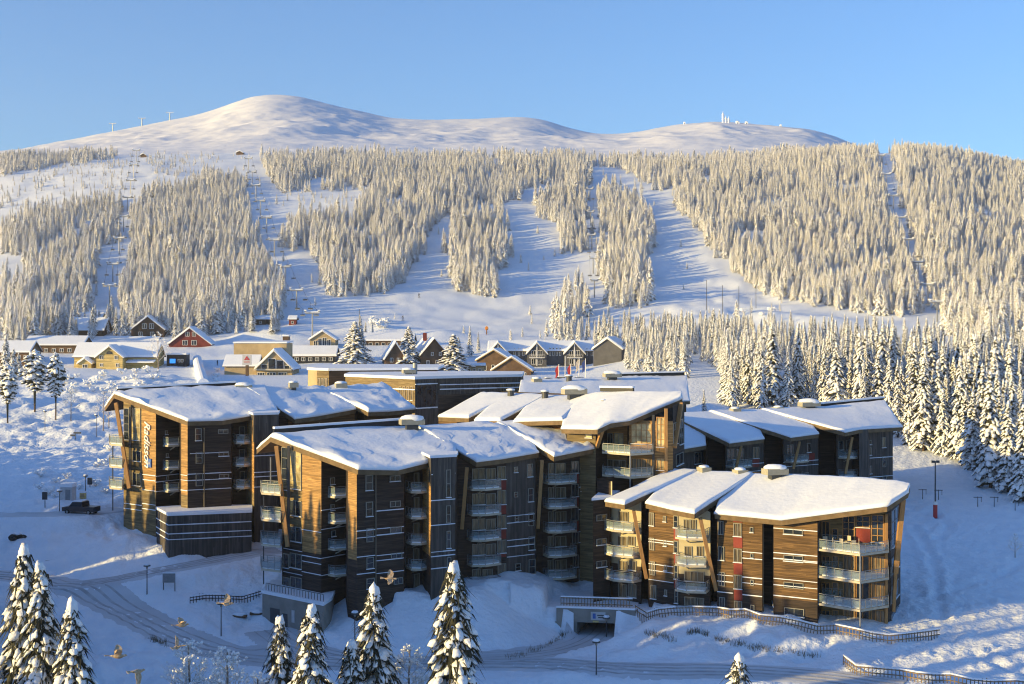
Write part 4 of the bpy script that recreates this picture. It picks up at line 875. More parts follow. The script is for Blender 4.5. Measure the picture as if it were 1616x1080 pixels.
for i, x0, x1, ys in [(3, 694, 820, (606, 613, 636)), (1, 655, 690, (606, 644)), (0, 560, 655, (613,))]:
    for y in ys:
        sg = s2[i]; z = sg.z((x0+x1)/2, y); t0, t1 = sg.t(x0), sg.t(x1); n = 10; mb = MB()
        for k in range(n): mb.box(sg.pt(t0+(t1-t0)*(k+.5)/n, .07, z), (t1-t0)/n+.01, .15, .14+.08*random.random(), 'roofsnow', ax=sg.d, ay=sg.n)
        mb.build('snow_ledge', h2)
vent(h2, 645, 582, 594, 244, 20); mb = MB(); mb.tube(W(655, 594, 245), W(655, 573, 245), .45, 'metal', n=12); mb.build('flue', h2)
#PART2
# ------------------------------------------------------------------ trees
def inpoly(px, py, poly):
    c = False; n = len(poly); j = n-1
    for i in range(n):
        xi, yi = poly[i]; xj, yj = poly[j]
        if (yi > py) != (yj > py) and px < (xj-xi)*(py-yi)/(yj-yi)+xi: c = not c
        j = i
    return c
def clumps(r, cen, rad, tan_, nor, sz, base, jit):
    """many lumpy ellipsoids: cen (n,3), axes (n,3)x3, sz (n,3)"""
    BV, BF = base; BV = np.array(BV); BF = np.array(BF); n = len(cen)
    P = BV[None]*(1+jit*(r.random((n, len(BV), 1))-.5)*2)
    P = P[..., 0:1]*sz[:, None, 0:1]*rad[:, None]+P[..., 1:2]*sz[:, None, 1:2]*tan_[:, None]+P[..., 2:3]*sz[:, None, 2:3]*nor[:, None]+cen[:, None]
    f = BF[None]+(np.arange(n)*len(BV))[:, None, None]
    return P.reshape(-1, 3), f.reshape(-1, 3)
def spruce(seed, H, R, nb, detail, snow=.8, z0=.06, fine=1.0, pw=.8, irr=0.0, round_=False, far=False, droop=.55):
    """returns (verts, faces, material index) of the crown: snowy drooping boughs over dark needles"""
    r = np.random.default_rng(seed); cen = []; rad = []; sz = []; kind = []
    for k in range(nb):
        f = (k+.5)/nb; z = H*(z0+(1-z0)*f**.95); a = k*2.39996+r.normal()*.35
        if round_: prof = math.sqrt(max(.02, 1-(2*f-1.0)**2))*.95
        else: prof = (1-f)**pw*(.8+.34*r.random())*(1-irr*r.random()*r.random()*1.1)*(1+irr*.35*math.sin(f*31+seed)*math.cos(a*2+f*9))+.03
        if f < .06 and not round_: prof *= .75
        L = R*prof*(.72+.45*r.random()); L = max(L, R*.05)
        nseg = max(1, int(round(detail*L/R+.6)))
        for i in range(nseg):
            u = (i+.7)/nseg; rr = L*u; zz = z+L*.10*u-droop*L*u*u
            th = math.atan2(-(2*droop*u-.10), 1); s = L/nseg*.62
            wd = max(.10*R*fine, L*.34*(1.15-u*.75)*fine)*(.7+.7*r.random())
            c = np.array([math.cos(a)*rr, math.sin(a)*rr, zz]); d = np.array([math.cos(a)*math.cos(th), math.sin(a)*math.cos(th), math.sin(th)])
            tk = wd*(.42+.2*r.random())
            cen.append(c-np.array([0, 0, tk*(1.0 if far else .8)])-d*s*.2); rad.append(d); sz.append((s*1.25, wd*1.05, tk*.9)); kind.append(1)
            if r.random() < snow:
                cen.append(c+np.array([0, 0, tk*.1])); rad.append(d); sz.append((s*1.2, wd*1.02, tk*(1.6 if far else 1.15))); kind.append(0)
    # tip
    cen.append((0, 0, H*.985)); rad.append(np.array([0, 0, 1.])); sz.append((H*.035, R*.08, R*.08)); kind.append(0)
    cen.append((0, 0, H*.48)); rad.append(np.array([0, 0, 1.])); sz.append((H*.36, R*(.22 if not round_ else .12), R*(.22 if not round_ else .12))); kind.append(1)
    cen = np.array(cen, float); rad = np.array(rad, float); sz = np.array(sz, float); kind = np.array(kind)
    up = np.tile([0, 0, 1.], (len(cen), 1)); up[np.abs(rad[:, 2]) > .95] = (1, 0, 0)
    ta = np.cross(up, rad); ta /= np.linalg.norm(ta, axis=1)[:, None]; no = np.cross(rad, ta)
    Vs = []; Fs = []; Ms = []; o = 0
    for kd, base, jit in ((0, (ICO0, ICO0F) if far else (ICO1, ICO1F), .30), (1, (ICO0, ICO0F), .45)):
        m = kind == kd
        if not m.any(): continue
        v, f = clumps(r, cen[m], rad[m], ta[m], no[m], sz[m], base, jit); Vs.append(v); Fs.append(f+o); Ms.append(np.full(len(f), kd)); o += len(v)
    if not far:   # twig tips: small dark blades sticking out below the snow
        nt_ = int(nb*detail*2.2); k = r.integers(0, len(cen), nt_); c = cen[k]; sp = sz[k]
        off_ = r.normal(size=(nt_, 3))*sp*.75; P0 = c+rad[k]*off_[:, :1]+ta[k]*off_[:, 1:2]
        dr = rad[k]*(.5+r.random((nt_, 1)))+ta[k]*(r.random((nt_, 1))-.5)*1.5-np.array([0, 0, .5])
        ln = R*.13*(.5+r.random((nt_, 1))); wv = np.cross(dr, [0, 0, 1.]); wv /= (np.linalg.norm(wv, axis=1)[:, None]+1e-6); wv *= R*.018
        Pt = P0+dr*ln; v = np.stack([P0-wv, P0+wv, Pt], 1).reshape(-1, 3); f = np.arange(len(v)).reshape(-1, 3)
        Vs.append(v); Fs.append(f+o); Ms.append(np.full(len(f), 1)); o += len(v)
    return np.concatenate(Vs), np.concatenate(Fs), np.concatenate(Ms)
def trunkmesh(H, r, lean=0, seed=0, m='bark'):
    mb = MB(); rr = random.Random(seed); p = Vector((0, 0, -.6))
    for k in range(5):
        q = Vector((rr.uniform(-1, 1)*lean, rr.uniform(-1, 1)*lean, H*(k+1)/5)); mb.tube(p, q, r*(1-k*.17), m, r*(1-(k+1)*.17), n=7); p = q
    for k in range(6):      # dead lower twigs
        a = rr.uniform(0, 6.28); z = H*rr.uniform(.05, .4); mb.tube((0, 0, z), (math.cos(a)*r*5, math.sin(a)*r*5, z-r*1.5), r*.18, m, r*.04, n=4)
    return mb
def treeproto(name, seed, H, R, nb, detail, **k):
    tm = k.pop('tr', .011); v, f, m = spruce(seed, H, R, nb, detail, **k)
    crown = npmesh('crown', v, f, ['treesnow', 'needle'], m); t_ = trunkmesh(H*.96, H*tm+.06, seed=seed)
    me = bpy.data.meshes.new('trunk'); me.from_pydata([tuple(p) for p in t_.v], [], t_.f); me.materials.append(M['bark']); me.polygons.foreach_set('use_smooth', [True]*len(t_.f)); me.update()
    return (crown, me, H)
PS = [treeproto('s', 100+i, 15, r_, int(nb*1.35), 3.6, snow=sn_, fine=.8, droop=.65, irr=.45) for i, (r_, nb, sn_) in enumerate([(2.3, 130, .95), (1.9, 125, .93), (2.6, 125, .9), (1.7, 130, .96), (2.1, 110, .85), (2.9, 120, .93)])]
HERO = [treeproto('h', 200+i, 20, r_, nb, 6.5, snow=sn_, droop=.72, fine=.5, irr=.75) for i, (r_, nb, sn_) in enumerate([(3.9, 430, .94), (3.5, 440, .9), (3.7, 420, .95)])]
PINE = [treeproto('p', 300+i, 12, 2.5, 70, 3.0, snow=.75, z0=.34, round_=True, droop=.25) for i in range(2)]
def place_tree(x, y, z, H, protos, name, label, group=None, rz=None, wid=1.0, cat='tree'):
    cr, tr, H0 = protos[random.randrange(len(protos))] if isinstance(protos, list) else protos
    s = H/H0; root = empty(name, (x, y, z-.1), label, cat, group, rz if rz is not None else random.uniform(0, 6.28))
    root.scale = (s*wid, s*wid, s)
    for nme, me in (('crown', cr), ('trunk', tr)):
        o = bpy.data.objects.new(nme, me); C.objects.link(o); o.parent = root
    return root
# foreground spruces whose tops rise into the picture
for i, (px, py, d, lab, wd) in enumerate([
    (38, 866, 93, 'tall snowy spruce at the far left front, left of its twin', 1.0), (64, 893, 90, 'snowy spruce overlapping the leftmost one on its right', .95), (113, 952, 88, 'shorter snowy spruce, third from the left at the front edge', .95),
    (442, 976, 96, 'slim dark snowy spruce front, left neighbour of a broader one below the garage', .8), (491, 960, 92, 'broad snowy spruce in front below the garage plinth', 1.0),
    (590, 928, 96, 'snowy spruce in front left of the tallest centre one', 1.0), (555, 1014, 94, 'low snowy spruce top tucked against a taller one, bottom centre', .9), (716, 893, 95, 'tallest snow laden spruce alone at the bottom centre', 1.12),
    (1166, 1036, 94, 'small snowy spruce top just reaching in at the bottom right', .9)]):
    p = XY(px, d); z = hgt(p.x, p.y); H = CZ-(py-HY)*d/F-z; place_tree(p.x, p.y, z, H, HERO[i % 3] if i != 7 else HERO[0], 'spruce', lab, 'foreground spruces', wid=wd*20/H*1.3)
# off-frame forest on the left that shades the lower ground
SHADE = []; y = 50
while y < 215:
    x = -.47*y-random.uniform(0, 3)
    while x > -.47*y-50:
        xx = x+random.uniform(-1.5, 1.5); yy = y+random.uniform(-1.5, 1.5); z = hgt(xx, yy); a_ = .92*xx+.39*yy; c_ = .92*yy-.39*xx
        K = 24.2 if c_ < 150 else 24.2-(c_-150)*.14 if c_ < 178 else 20.3
        if 168.2 < c_ < 172.5: K = 14
        if c_ < 104: K = 14
        elif c_ < 122: K = 21.5+random.gauss(0, 2.5)
        H = min(max(K+random.gauss(0, 1.6)-.149*a_-z, 7), 30)*(1.22 if random.random() < .05 else 1)
        SHADE.append((xx, yy, z, H/15, 5+random.randrange(6), 1.25*15/H if H > 15 else 1.2)); x -= random.uniform(3.5, 5.5)
    y += 4.3
# single trees in the village and left slope
for px, pyt, pyb, pr, lab, wd in [
    (55, 552, 650, PINE, 'broad snowy pine with twin bare stems left of the slimmer one on the slope', 1.25), (88, 557, 663, PINE, 'slim snowy pine with a long bare stem right of the twin-stemmed one', .8), (12, 575, 668, PINE, 'snowy pine at the left picture edge beside a snow ridge', 1.0),
    (560, 508, 577, PS, 'fat snow-covered spruce just right of the glass-fronted chalet', 2.4), (571, 520, 577, PS, 'snow-covered spruce touching the fat one right of the chalet', 1.9), (645, 516, 576, PS, 'snow-covered spruce before the brown gabled lodge', 2.2), (716, 528, 592, PS, 'round snowy spruce right of the brown gabled lodge behind the hall', 2.9),
    (1111, 615, 665, PS, 'small lone dark spruce behind the shaded roof', 1.2), (18, 490, 545, PS, 'snowy spruce by the far left cabin', 1.2), (36, 500, 546, PS, 'snowy spruce right of the far left cabin', 1.1)]:
    p = gp(px, pyb, 180, 600); H = (pyb-pyt)*p.y/F; place_tree(p.x, p.y, p.z, H, pr, 'pine_tree' if pr is PINE else 'spruce', lab, 'single trees near the buildings', wid=wd if pr is not PINE else wd*.85)
# grove on the right: trees one can tell apart
POLYG = [(880, 540), (905, 512), (1000, 522), (1060, 528), (1250, 545), (1400, 552), (1500, 568), (1640, 575), (1640, 800), (1590, 790), (1530, 745), (1450, 715), (1415, 690), (1300, 655), (1250, 648), (1215, 650), (1130, 645), (1090, 598), (990, 592), (975, 560), (900, 548)]
HOLES = [[(1085, 560), (1140, 590), (1145, 660), (1090, 660)], [(1222, 590), (1262, 590), (1250, 632), (1222, 632)]]
cand = []
for k in range(9000):
    y = 200*(560/200)**random.random(); px = random.uniform(870, 1700); x = (px-808)/F*y; z = hgt(x, y); py = HY+(CZ-z)*F/y
    if not inpoly(px, py, POLYG) or any(inpoly(px, py, h) for h in HOLES): continue
    if px > 1400 and y < 232 and x < 60+(y-206)*.4: continue
    sp = 3.1 if y < 300 else 4.0
    if any((x-a)**2+(y-b)**2 < sp*sp for a, b, c_ in cand): continue
    cand.append((x, y, z))
cand.sort(key=lambda q: q[1]); GROVE = cand
STUFF = []       # (x, y, z, scale, index)
for px, py, n in ((60, 528, 12), (100, 535, 10), (15, 520, 8), (160, 515, 8), (300, 512, 8), (430, 525, 3), (180, 527, 7), (265, 535, 5), (345, 525, 8), (385, 520, 8), (150, 530, 4), (590, 540, 3), (20, 545, 6), (745, 560, 3), (30, 600, 4)):
    for _ in range(n):
        p = gp(px+random.gauss(0, 14), py+random.gauss(0, 3), 300, 620); H = random.uniform(6, 13)
        STUFF.append((p.x, p.y, p.z, H/15, 5+random.randrange(6), random.uniform(1.0, 1.6)))
names = {0: 'snow-laden spruce in the front row of the grove at right, by the ski field', 1: 'snow-laden spruce deep in the dense grove right of the shaded block', 2: 'snow-laden spruce in the grove behind the shaded roof, centre right', 3: 'snow-laden spruce in the stand beside the grey barn, below the terrain park'}
GT = []; nind = 0; pass
for x, y, z in cand:
    px = 808+x/y*F; H = random.uniform(12, 19.5)*(1.0 if y < 290 else .8 if y < 350 else .68)*(.95 if px < 1300 else 1)
    if px > 1450 and y < 300: H *= .98
    if nind < 275:
        k = 3 if px < 1080 else 2 if px < 1280 else 0 if y < 235 else 1
        root = place_tree(x, y, z, H, PS, 'spruce', names[k], 'spruces of the grove, stand %s' % ('front row', 'deep in the grove', 'behind the roofs', 'beside the barn')[k], wid=random.uniform(.85, 1.25)*.98)
        GT.append((k, px, y, H, root)); nind += 1
    else: STUFF.append((x, y, z, H/15, 5+random.randrange(6), random.uniform(.8, 1.1)))
fr = sorted([g for g in GT if g[0] == 0], key=lambda g: g[1])
for i, g in enumerate(fr[:30]): g[4]['label'] = '%s spruce from the left in the front row of the right grove' % ORD[i]
for k, base in ((1, 'deep grove at right'), (2, 'stand behind the shaded roof'), (3, 'stand beside the grey barn')):
    L_ = [g for g in GT if g[0] == k]; dep = sorted(q[2] for q in L_); cls = {}
    for g in sorted(L_, key=lambda g: g[1]):
        r_ = dep.index(g[2])/len(dep); c_ = ('tall' if g[3] > 17.3 else 'middling' if g[3] > 14.8 else 'short', 'front' if r_ < .33 else 'middle' if r_ < .67 else 'back')
        cls[c_] = cls.get(c_, -1)+1
        g[4]['label'] = '%s spruce, %s of its size from left, %s of %s' % (c_[0], ORD[cls[c_]], c_[1], base)
        g[4]['group'] = 'spruces of the '+base
# forests on the hill: polygons of ground pixels
FOREST = [([(0, 252), (140, 246), (195, 248), (110, 258), (0, 278)], 1), ([(0, 352), (60, 338), (190, 322), (195, 345), (110, 370), (60, 400), (0, 404)], .9),
  ([(45, 415), (150, 368), (185, 356), (182, 385), (150, 405), (147, 470), (142, 512), (100, 530), (0, 545), (0, 455), (42, 470)], .85),
  ([(205, 430), (213, 345), (235, 300), (300, 297), (330, 275), (385, 282), (390, 335), (405, 385), (430, 430), (446, 470), (452, 505), (400, 512), (300, 530), (200, 532), (193, 478)], 1),
  ([(235, 246), (345, 248), (350, 262), (300, 292), (240, 300)], .3),
  ([(412, 250), (600, 246), (603, 262), (585, 296), (500, 304), (440, 302), (420, 275)], 1),
  ([(587, 252), (925, 250), (928, 292), (850, 292), (800, 322), (740, 335), (690, 352), (665, 398), (640, 445), (612, 468), (515, 468), (500, 405), (445, 392), (441, 372), (470, 352), (555, 345), (590, 305)], 1),
  ([(742, 320), (790, 315), (798, 370), (808, 412), (782, 436), (770, 470), (722, 466), (715, 412), (705, 398), (716, 350)], 1),
  ([(842, 318), (925, 285), (928, 404), (890, 402), (884, 358), (845, 338)], 1),
  ([(946, 296), (1000, 300), (1025, 358), (1031, 398), (1018, 412), (1030, 488), (962, 492), (946, 420)], 1),
  ([(898, 455), (925, 438), (926, 500), (880, 525), (868, 540), (885, 480)], .7),
  ([(1000, 256), (1130, 255), (1120, 296), (1078, 300), (1030, 296), (985, 270)], 1),
  ([(930, 252), (990, 256), (980, 268), (940, 262)], .8),
  ([(1075, 298), (1120, 255), (1200, 250), (1345, 240), (1383, 240), (1402, 340), (1432, 410), (1452, 500), (1400, 500), (1290, 486), (1200, 466), (1140, 410), (1100, 358), (1063, 328)], 1),
  ([(1408, 238), (1500, 240), (1700, 262), (1700, 575), (1600, 560), (1500, 528), (1470, 480), (1452, 410), (1430, 345), (1412, 265)], 1),
  ([(0, 275), (110, 262), (200, 255), (195, 300), (185, 322), (60, 335), (0, 350)], .28), ([(435, 308), (560, 300), (556, 340), (480, 345), (440, 352)], .22), ([(0, 235), (1616, 235), (1616, 560), (0, 545)], .012),
  ([(1180, 470), (1290, 490), (1400, 505), (1500, 530), (1480, 545), (1300, 525), (1200, 500)], .03),
  ([(420, 250), (300, 240), (240, 240), (120, 240), (420, 244)], .4)]
def accept(px, py):
    for pl, dn in FOREST:
        if inpoly(px, py, pl): return dn
    return 0
for band, sp in (((430, 700), 4.3), ((700, 950), 4.1), ((950, 1230), 4.4)):
    y = band[0]
    while y < band[1]:
        xa, xb = -.42*y, .43*y; x = xa
        while x < xb:
            xx = x+random.uniform(-.45, .45)*sp; yy = y+random.uniform(-.45, .45)*sp; x += sp*random.uniform(.75, 1.25)
            z = hgt(xx, yy); px = 808+xx/yy*F; py = HY+(CZ-z)*F/yy
            dn = accept(px+13*mnoise.noise(Vector((xx*.07, yy*.07, 0)))+random.gauss(0, 2), py+8*mnoise.noise(Vector((xx*.06, yy*.06, 9)))+random.gauss(0, 1))
            if py > 545 or dn == 0 or random.random() > dn*(1.0 if dn < 1 else .97): continue
            gapn = mnoise.noise(Vector((xx*.03, yy*.03, 4)))
            if gapn < -.40: continue
            H = (11.5 if yy < 850 else 10.0 if yy < 1050 else 8.5)*random.choice((random.uniform(.45, .8), random.uniform(.8, 1.15), random.uniform(.85, 1.4)))*(1+.3*gapn)
            if dn < .35: H *= .45
            STUFF.append((xx, yy, z, H/12, random.randrange(5), random.uniform(.8, 1.15)))
        y += sp*.95
print('individual', nind, 'stuff', len(STUFF))
SMALL = bpy.data.collections.new('forest_kinds')
far_objs = []
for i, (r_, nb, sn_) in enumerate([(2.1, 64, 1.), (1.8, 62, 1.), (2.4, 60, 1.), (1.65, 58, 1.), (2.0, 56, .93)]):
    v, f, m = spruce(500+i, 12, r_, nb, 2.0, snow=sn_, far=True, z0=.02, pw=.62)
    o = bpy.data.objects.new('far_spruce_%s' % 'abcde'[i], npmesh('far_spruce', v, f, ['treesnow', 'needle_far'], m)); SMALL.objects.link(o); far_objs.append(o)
def scatter(name, pts, coll, label, cat):
    me = bpy.data.meshes.new(name); P = np.array([q[:3] for q in pts], dtype=np.float32)
    me.vertices.add(len(P)); me.vertices.foreach_set('co', P.ravel())
    a = me.attributes.new('idx', 'INT', 'POINT'); a.data.foreach_set('value', np.array([q[4] for q in pts], dtype=np.int32))
    a = me.attributes.new('scl', 'FLOAT_VECTOR', 'POINT'); a.data.foreach_set('vector', np.array([(q[3]*q[5], q[3]*q[5], q[3]) for q in pts], dtype=np.float32).ravel())
    a = me.attributes.new('rot', 'FLOAT_VECTOR', 'POINT'); a.data.foreach_set('vector', np.array([(random.uniform(-.03, .03), random.uniform(-.03, .03), random.uniform(0, 6.28)) for q in pts], dtype=np.float32).ravel())
    o = bpy.data.objects.new(name, me); C.objects.link(o); tag(o, label, cat, kind='stuff')
    ng = bpy.data.node_groups.new(name+'_nodes', 'GeometryNodeTree')
    ng.interface.new_socket('Geometry', in_out='INPUT', socket_type='NodeSocketGeometry'); ng.interface.new_socket('Geometry', in_out='OUTPUT', socket_type='NodeSocketGeometry')
    N = ng.nodes; gi = N.new('NodeGroupInput'); go = N.new('NodeGroupOutput'); ip = N.new('GeometryNodeInstanceOnPoints'); ci = N.new('GeometryNodeCollectionInfo')
    ci.inputs['Collection'].default_value = coll; ci.inputs['Separate Children'].default_value = True; ci.inputs['Reset Children'].default_value = True
    ip.inputs['Pick Instance'].default_value = True
    def na(nm, ty):
        n = N.new('GeometryNodeInputNamedAttribute'); n.data_type = ty; n.inputs['Name'].default_value = nm; return n.outputs['Attribute']
    ng.links.new(gi.outputs[0], ip.inputs['Points']); ng.links.new(ci.outputs[0], ip.inputs['Instance'])
    ng.links.new(na('idx', 'INT'), ip.inputs['Instance Index']); ng.links.new(na('scl', 'FLOAT_VECTOR'), ip.inputs['Scale']); ng.links.new(na('rot', 'FLOAT_VECTOR'), ip.inputs['Rotation'])
    ng.links.new(ip.outputs[0], go.inputs[0]); md = o.modifiers.new('scatter', 'NODES'); md.node_group = ng; return o
for i, (cr, tr, h_) in enumerate(PS):
    o = bpy.data.objects.new('near_spruce_%s' % 'abcdef'[i], cr); SMALL.objects.link(o)
scatter('forest', STUFF+SHADE, SMALL, 'snow-covered spruce forest between the ski runs on the hillside', 'forest')
#PART3
# ------------------------------------------------------------------ village
class Frame:
    def __init__(s, o, yaw): s.o = Vector(o); c, n = math.cos(yaw), math.sin(yaw); s.X = Vector((c, n, 0)); s.Y = Vector((-n, c, 0))
    def p(s, x, y, z): return s.o+s.X*x+s.Y*y+Vector((0, 0, z))
def gable(root, fr, w_, L, he, hr, wm, trim='white', ov=.6, gl=None, ridge_x=False, sn=.55, front='wall', y0=0, x0=0):
    """body w_ wide (local x), L deep (local y); the ridge runs along y, or along x"""
    mb = MB(); P = lambda x, y, z: fr.p(x0+x, y0+y, z)
    hw = w_/2
    if not ridge_x:
        mb.face([P(-hw, 0, -2), P(hw, 0, -2), P(hw, 0, he), P(0, 0, hr), P(-hw, 0, he)], wm); mb.face([P(hw, L, -2), P(-hw, L, -2), P(-hw, L, he), P(0, L, hr), P(hw, L, he)], wm)
        mb.face([P(-hw, L, -2), P(-hw, 0, -2), P(-hw, 0, he), P(-hw, L, he)], wm); mb.face([P(hw, 0, -2), P(hw, L, -2), P(hw, L, he), P(hw, 0, he)], wm)
    else:
        mb.face([P(-hw, 0, -2), P(hw, 0, -2), P(hw, 0, he), P(-hw, 0, he)], wm); mb.face([P(hw, L, -2), P(-hw, L, -2), P(-hw, L, he), P(hw, L, he)], wm)
        mb.face([P(-hw, L, -2), P(-hw, 0, -2), P(-hw, 0, he), P(-hw, L/2, hr), P(-hw, L, he)], wm); mb.face([P(hw, 0, -2), P(hw, L, -2), P(hw, L, he), P(hw, L/2, hr), P(hw, 0, he)], wm)
    mb.build('wall', root)
    rb = MB(); sb = MB(); half = hw if not ridge_x else L/2; run = L if not ridge_x else w_; k = (hr-he)/half
    for sgn in (-1, 1):
        def Q(u, v, z):    # u across the slope from ridge (0) to eave (1), v along ridge
            a = sgn*u
            return P(a, v, z) if not ridge_x else P(v-run/2, L/2+a, z)
        e = half+ov
        A = [Q(0, -ov, hr+.02), Q(e, -ov, hr-k*e+.02), Q(e, run+ov, hr-k*e+.02), Q(0, run+ov, hr+.02)]
        rb.prism(A, .22, trim if False else 'fascia')
        up = .24; B1 = [q+Vector((0, 0, up)) for q in A]
        e2 = e-.22; T = [Q(0, -ov+.2, hr+up+sn), Q(e2, -ov+.2, hr-k*e2+up+sn*.9), Q(e2, run+ov-.2, hr-k*e2+up+sn*.9), Q(0, run+ov-.2, hr+up+sn)]
        sb.poly(B1+T, [(4, 5, 6, 7), (0, 1, 5, 4), (1, 2, 6, 5), (2, 3, 7, 6), (3, 0, 4, 7)], 'roofsnow')
        # pale barge boards on the front
        if not ridge_x: rb.bar(Q(0, -ov-.06, hr+.1), Q(e, -ov-.06, hr-k*e+.1), .08, .3, trim)
    ro = rb.build('roof', root); sb.build('snow_cover', root, ro, smooth=False)
    return P
def hwin(root, P, x, z, w_, h, y=0, glass='glass', frame='white', side=None, nx=1, ny=1):
    f = MB(); g = MB(); fw = .12
    a = P(x-w_/2, y-.06, z); b = P(x+w_/2, y-.06, z); X = (b-a).normalized(); Y = Vector((-X.y, X.x, 0)); c = (a+b)/2
    f.box(c+Vector((0, 0, fw/2)), w_, .1, fw, frame, ax=X, ay=Y); f.box(c+Vector((0, 0, h-fw/2)), w_, .1, fw, frame, ax=X, ay=Y)
    for i in range(nx+1): f.box(c+X*((i/nx-.5)*(w_-fw))+Vector((0, 0, h/2)), fw, .1, h-2*fw-.004, frame, ax=X, ay=Y)
    o = f.build('window', root); g.box(c+Y*.03+Vector((0, 0, h/2)), w_-.1, .04, h-.1, glass, ax=X, ay=Y); g.build('pane', root, o)
def hframe(px0, px1, base, yaw=0, dmin=300, d=None):
    p = gp((px0+px1)/2, base, dmin, 700) if d is None else Vector((((px0+px1)/2-808)/F*d, d, CZ-(base-HY)*d/F)); s = p.y/F
    return p, s, Frame(p, R_(yaw))
def house(name, label, px0, px1, base, eave, ridge, wm, L=10, kind='gable', yaw=0, wins=(), cat='house', root=None, group=None, d=None, trim='white', frame='white', sn=.55, dy=0):
    p, s, fr = hframe(px0, px1, base, yaw, d=d); w_ = (px1-px0)*s
    if root is None: root = empty(name, p, label, cat, group)
    if dy: fr.o = fr.o+fr.Y*dy
    P = gable(root, fr, w_, L, (base-eave)*s, (base-ridge)*s, wm, trim=trim, ridge_x=(kind == 'side'), sn=sn)
    for q in wins:      # (px, py_bottom, w px, h px, nx, glass)
        x = (q[0]-(px0+px1)/2)*s; hwin(root, P, x, (base-q[1])*s, q[2]*s, q[3]*s, nx=q[4] if len(q) > 4 else 2, glass=q[5] if len(q) > 5 else 'glass', frame=frame)
    return root, P, s, fr
rw = lambda a, b, n, y, w_, h, nx=2, g='glass': [(a+(b-a)*i/(n-1), y, w_, h, nx, g) for i in range(n)]
house('hotel_wing', 'long brown low hotel wing with dark windows at the far left edge', -40, 46, 578, 556, 541, 'hbrown', 12, 'side', wins=rw(0, 40, 5, 567, 5, 6), cat='building')
house('timber_hotel', 'brown timber building with a window row and snowy roof left of the yellow house', 38, 130, 572, 545, 533, 'hbrown', 12, 'side', wins=rw(48, 122, 7, 556, 6, 6)+rw(48, 122, 6, 566, 5, 5), d=505, cat='building')
r_, P, s, fr = house('yellow_house', 'long yellow clapboard house with a front gable and snowy roofs', 117, 246, 582, 563, 544, 'yellow', 11, 'side', wins=[(212, 572, 4, 5), (218, 572, 4, 5), (224, 572, 4, 5), (230, 572, 4, 5)], yaw=0)
s_c = (157+202)/2; xm = (s_c-181.5)*s
f2 = Frame(fr.p(xm, -5, 0), 0)
P2 = gable(r_, f2, 41*s, 8, (582-563)*s, (582-547)*s, 'yellow')
for q in ((167, 567, 6, 6), (190, 567, 6, 6), (167, 578, 5, 5), (192, 579, 5, 6)): hwin(r_, P2, (q[0]-s_c)*s, (582-q[1])*s, q[2]*s, q[3]*s, nx=2)
mb = MB()
mb.prism([f2.p(math.cos(t)*5*s, -.08, (582-559)*s+math.sin(t)*5*s) for t in np.linspace(0, math.pi, 9)], f2.Y*-.06, 'glass'); mb.build('arched_window', r_)
f3 = Frame(fr.p((139-181.5)*s, -3.5, 0), 0); P3 = gable(r_, f3, 20*s, 4, (582-573)*s, (582-566)*s, 'yellow'); hwin(r_, P3, 0, .3, 8*s, 6*s, nx=2)
f3 = Frame(fr.p((224-181.5)*s, -3.0, 0), 0); mb = MB(); mb.prism([f3.p(-5, 0, 2.2), f3.p(5, 0, 2.2), f3.p(5, 3, 2.9), f3.p(-5, 3, 2.9)], .4, 'roofsnow'); mb.build('snowy_canopy', r_)
house('hip_roof_building', 'low snowy-roofed building behind the yellow house with a pointed roof lantern', 162, 244, 560, 546, 534, 'hbrown', 14, 'side', d=540, cat='building')
p = XY(225, 552); z0 = CZ-(545-HY)*552/F; mb = MB(); n = 12; ring = [(p.x+4.6*math.cos(6.283*i/n), p.y+4.6*math.sin(6.283*i/n), z0) for i in range(n)]
mb.poly(ring+[(p.x, p.y, z0+4.2)], [(i, (i+1) % n, n) for i in range(n)], 'roofsnow'); mb.prism([Vector((a, b, z0-3)) for a, b, _ in ring], 2.98, 'hbrown'); tag(mb.build('round_hut', loc=(p.x, p.y, z0-3)), 'round hut with a snowy conical roof behind the yellow house', 'hut')
house('lodge', 'timber lodge with steep snowy double roof among the spruces on the left', 110, 163, 530, 521, 504, 'hbrown', 12, 'side', cat='cabin', wins=[(120, 528, 5, 5), (150, 528, 5, 5)], sn=.8)
house('lodge_upper', 'upper steep-roofed lodge just behind the double-roofed one', 121, 158, 515, 507, 496, 'hbrown', 9, 'side', cat='cabin', sn=.8)
house('timber_cabin', 'dark timber cabin with a white gable cross under trees, left of the red cabin', 208, 258, 533, 520, 500, 'hbrown', 12, wins=[(228, 519, 7, 8, 2), (239, 519, 7, 8, 2), (222, 530, 6, 6), (240, 530, 6, 6)], cat='cabin', yaw=8)
house('red_cabin', 'wide dark red cabin with low snowy gable roof and white gable cross', 267, 332, 548, 543, 518, 'hred', 12, wins=[(296, 531, 6, 7), (306, 531, 6, 7), (292, 545, 8, 8), (306, 545, 8, 8)], cat='cabin', yaw=4)
house('far_left_cabin', 'timber cabin at the far left edge behind two spruces', -18, 34, 522, 503, 491, 'hbrown', 9, 'side', cat='cabin', wins=[(5, 515, 6, 7), (22, 515, 6, 7)])
for i, (a, b, l_) in enumerate([(402, 420, 'small grey storage hut, leftmost of three at the foot of the forest'), (422, 437, 'small grey storage hut, middle of three at the foot of the forest'), (456, 467, 'small reddish storage hut beside the lift track, rightmost of three')]):
    house('storage_hut', l_, a, b, 513, 504, 500, 'hred' if i == 2 else 'hbrown', 4, 'side', cat='hut', wins=[((a+b)/2, 511, 4, 4, 1)], group='storage huts below the forest', sn=.4)
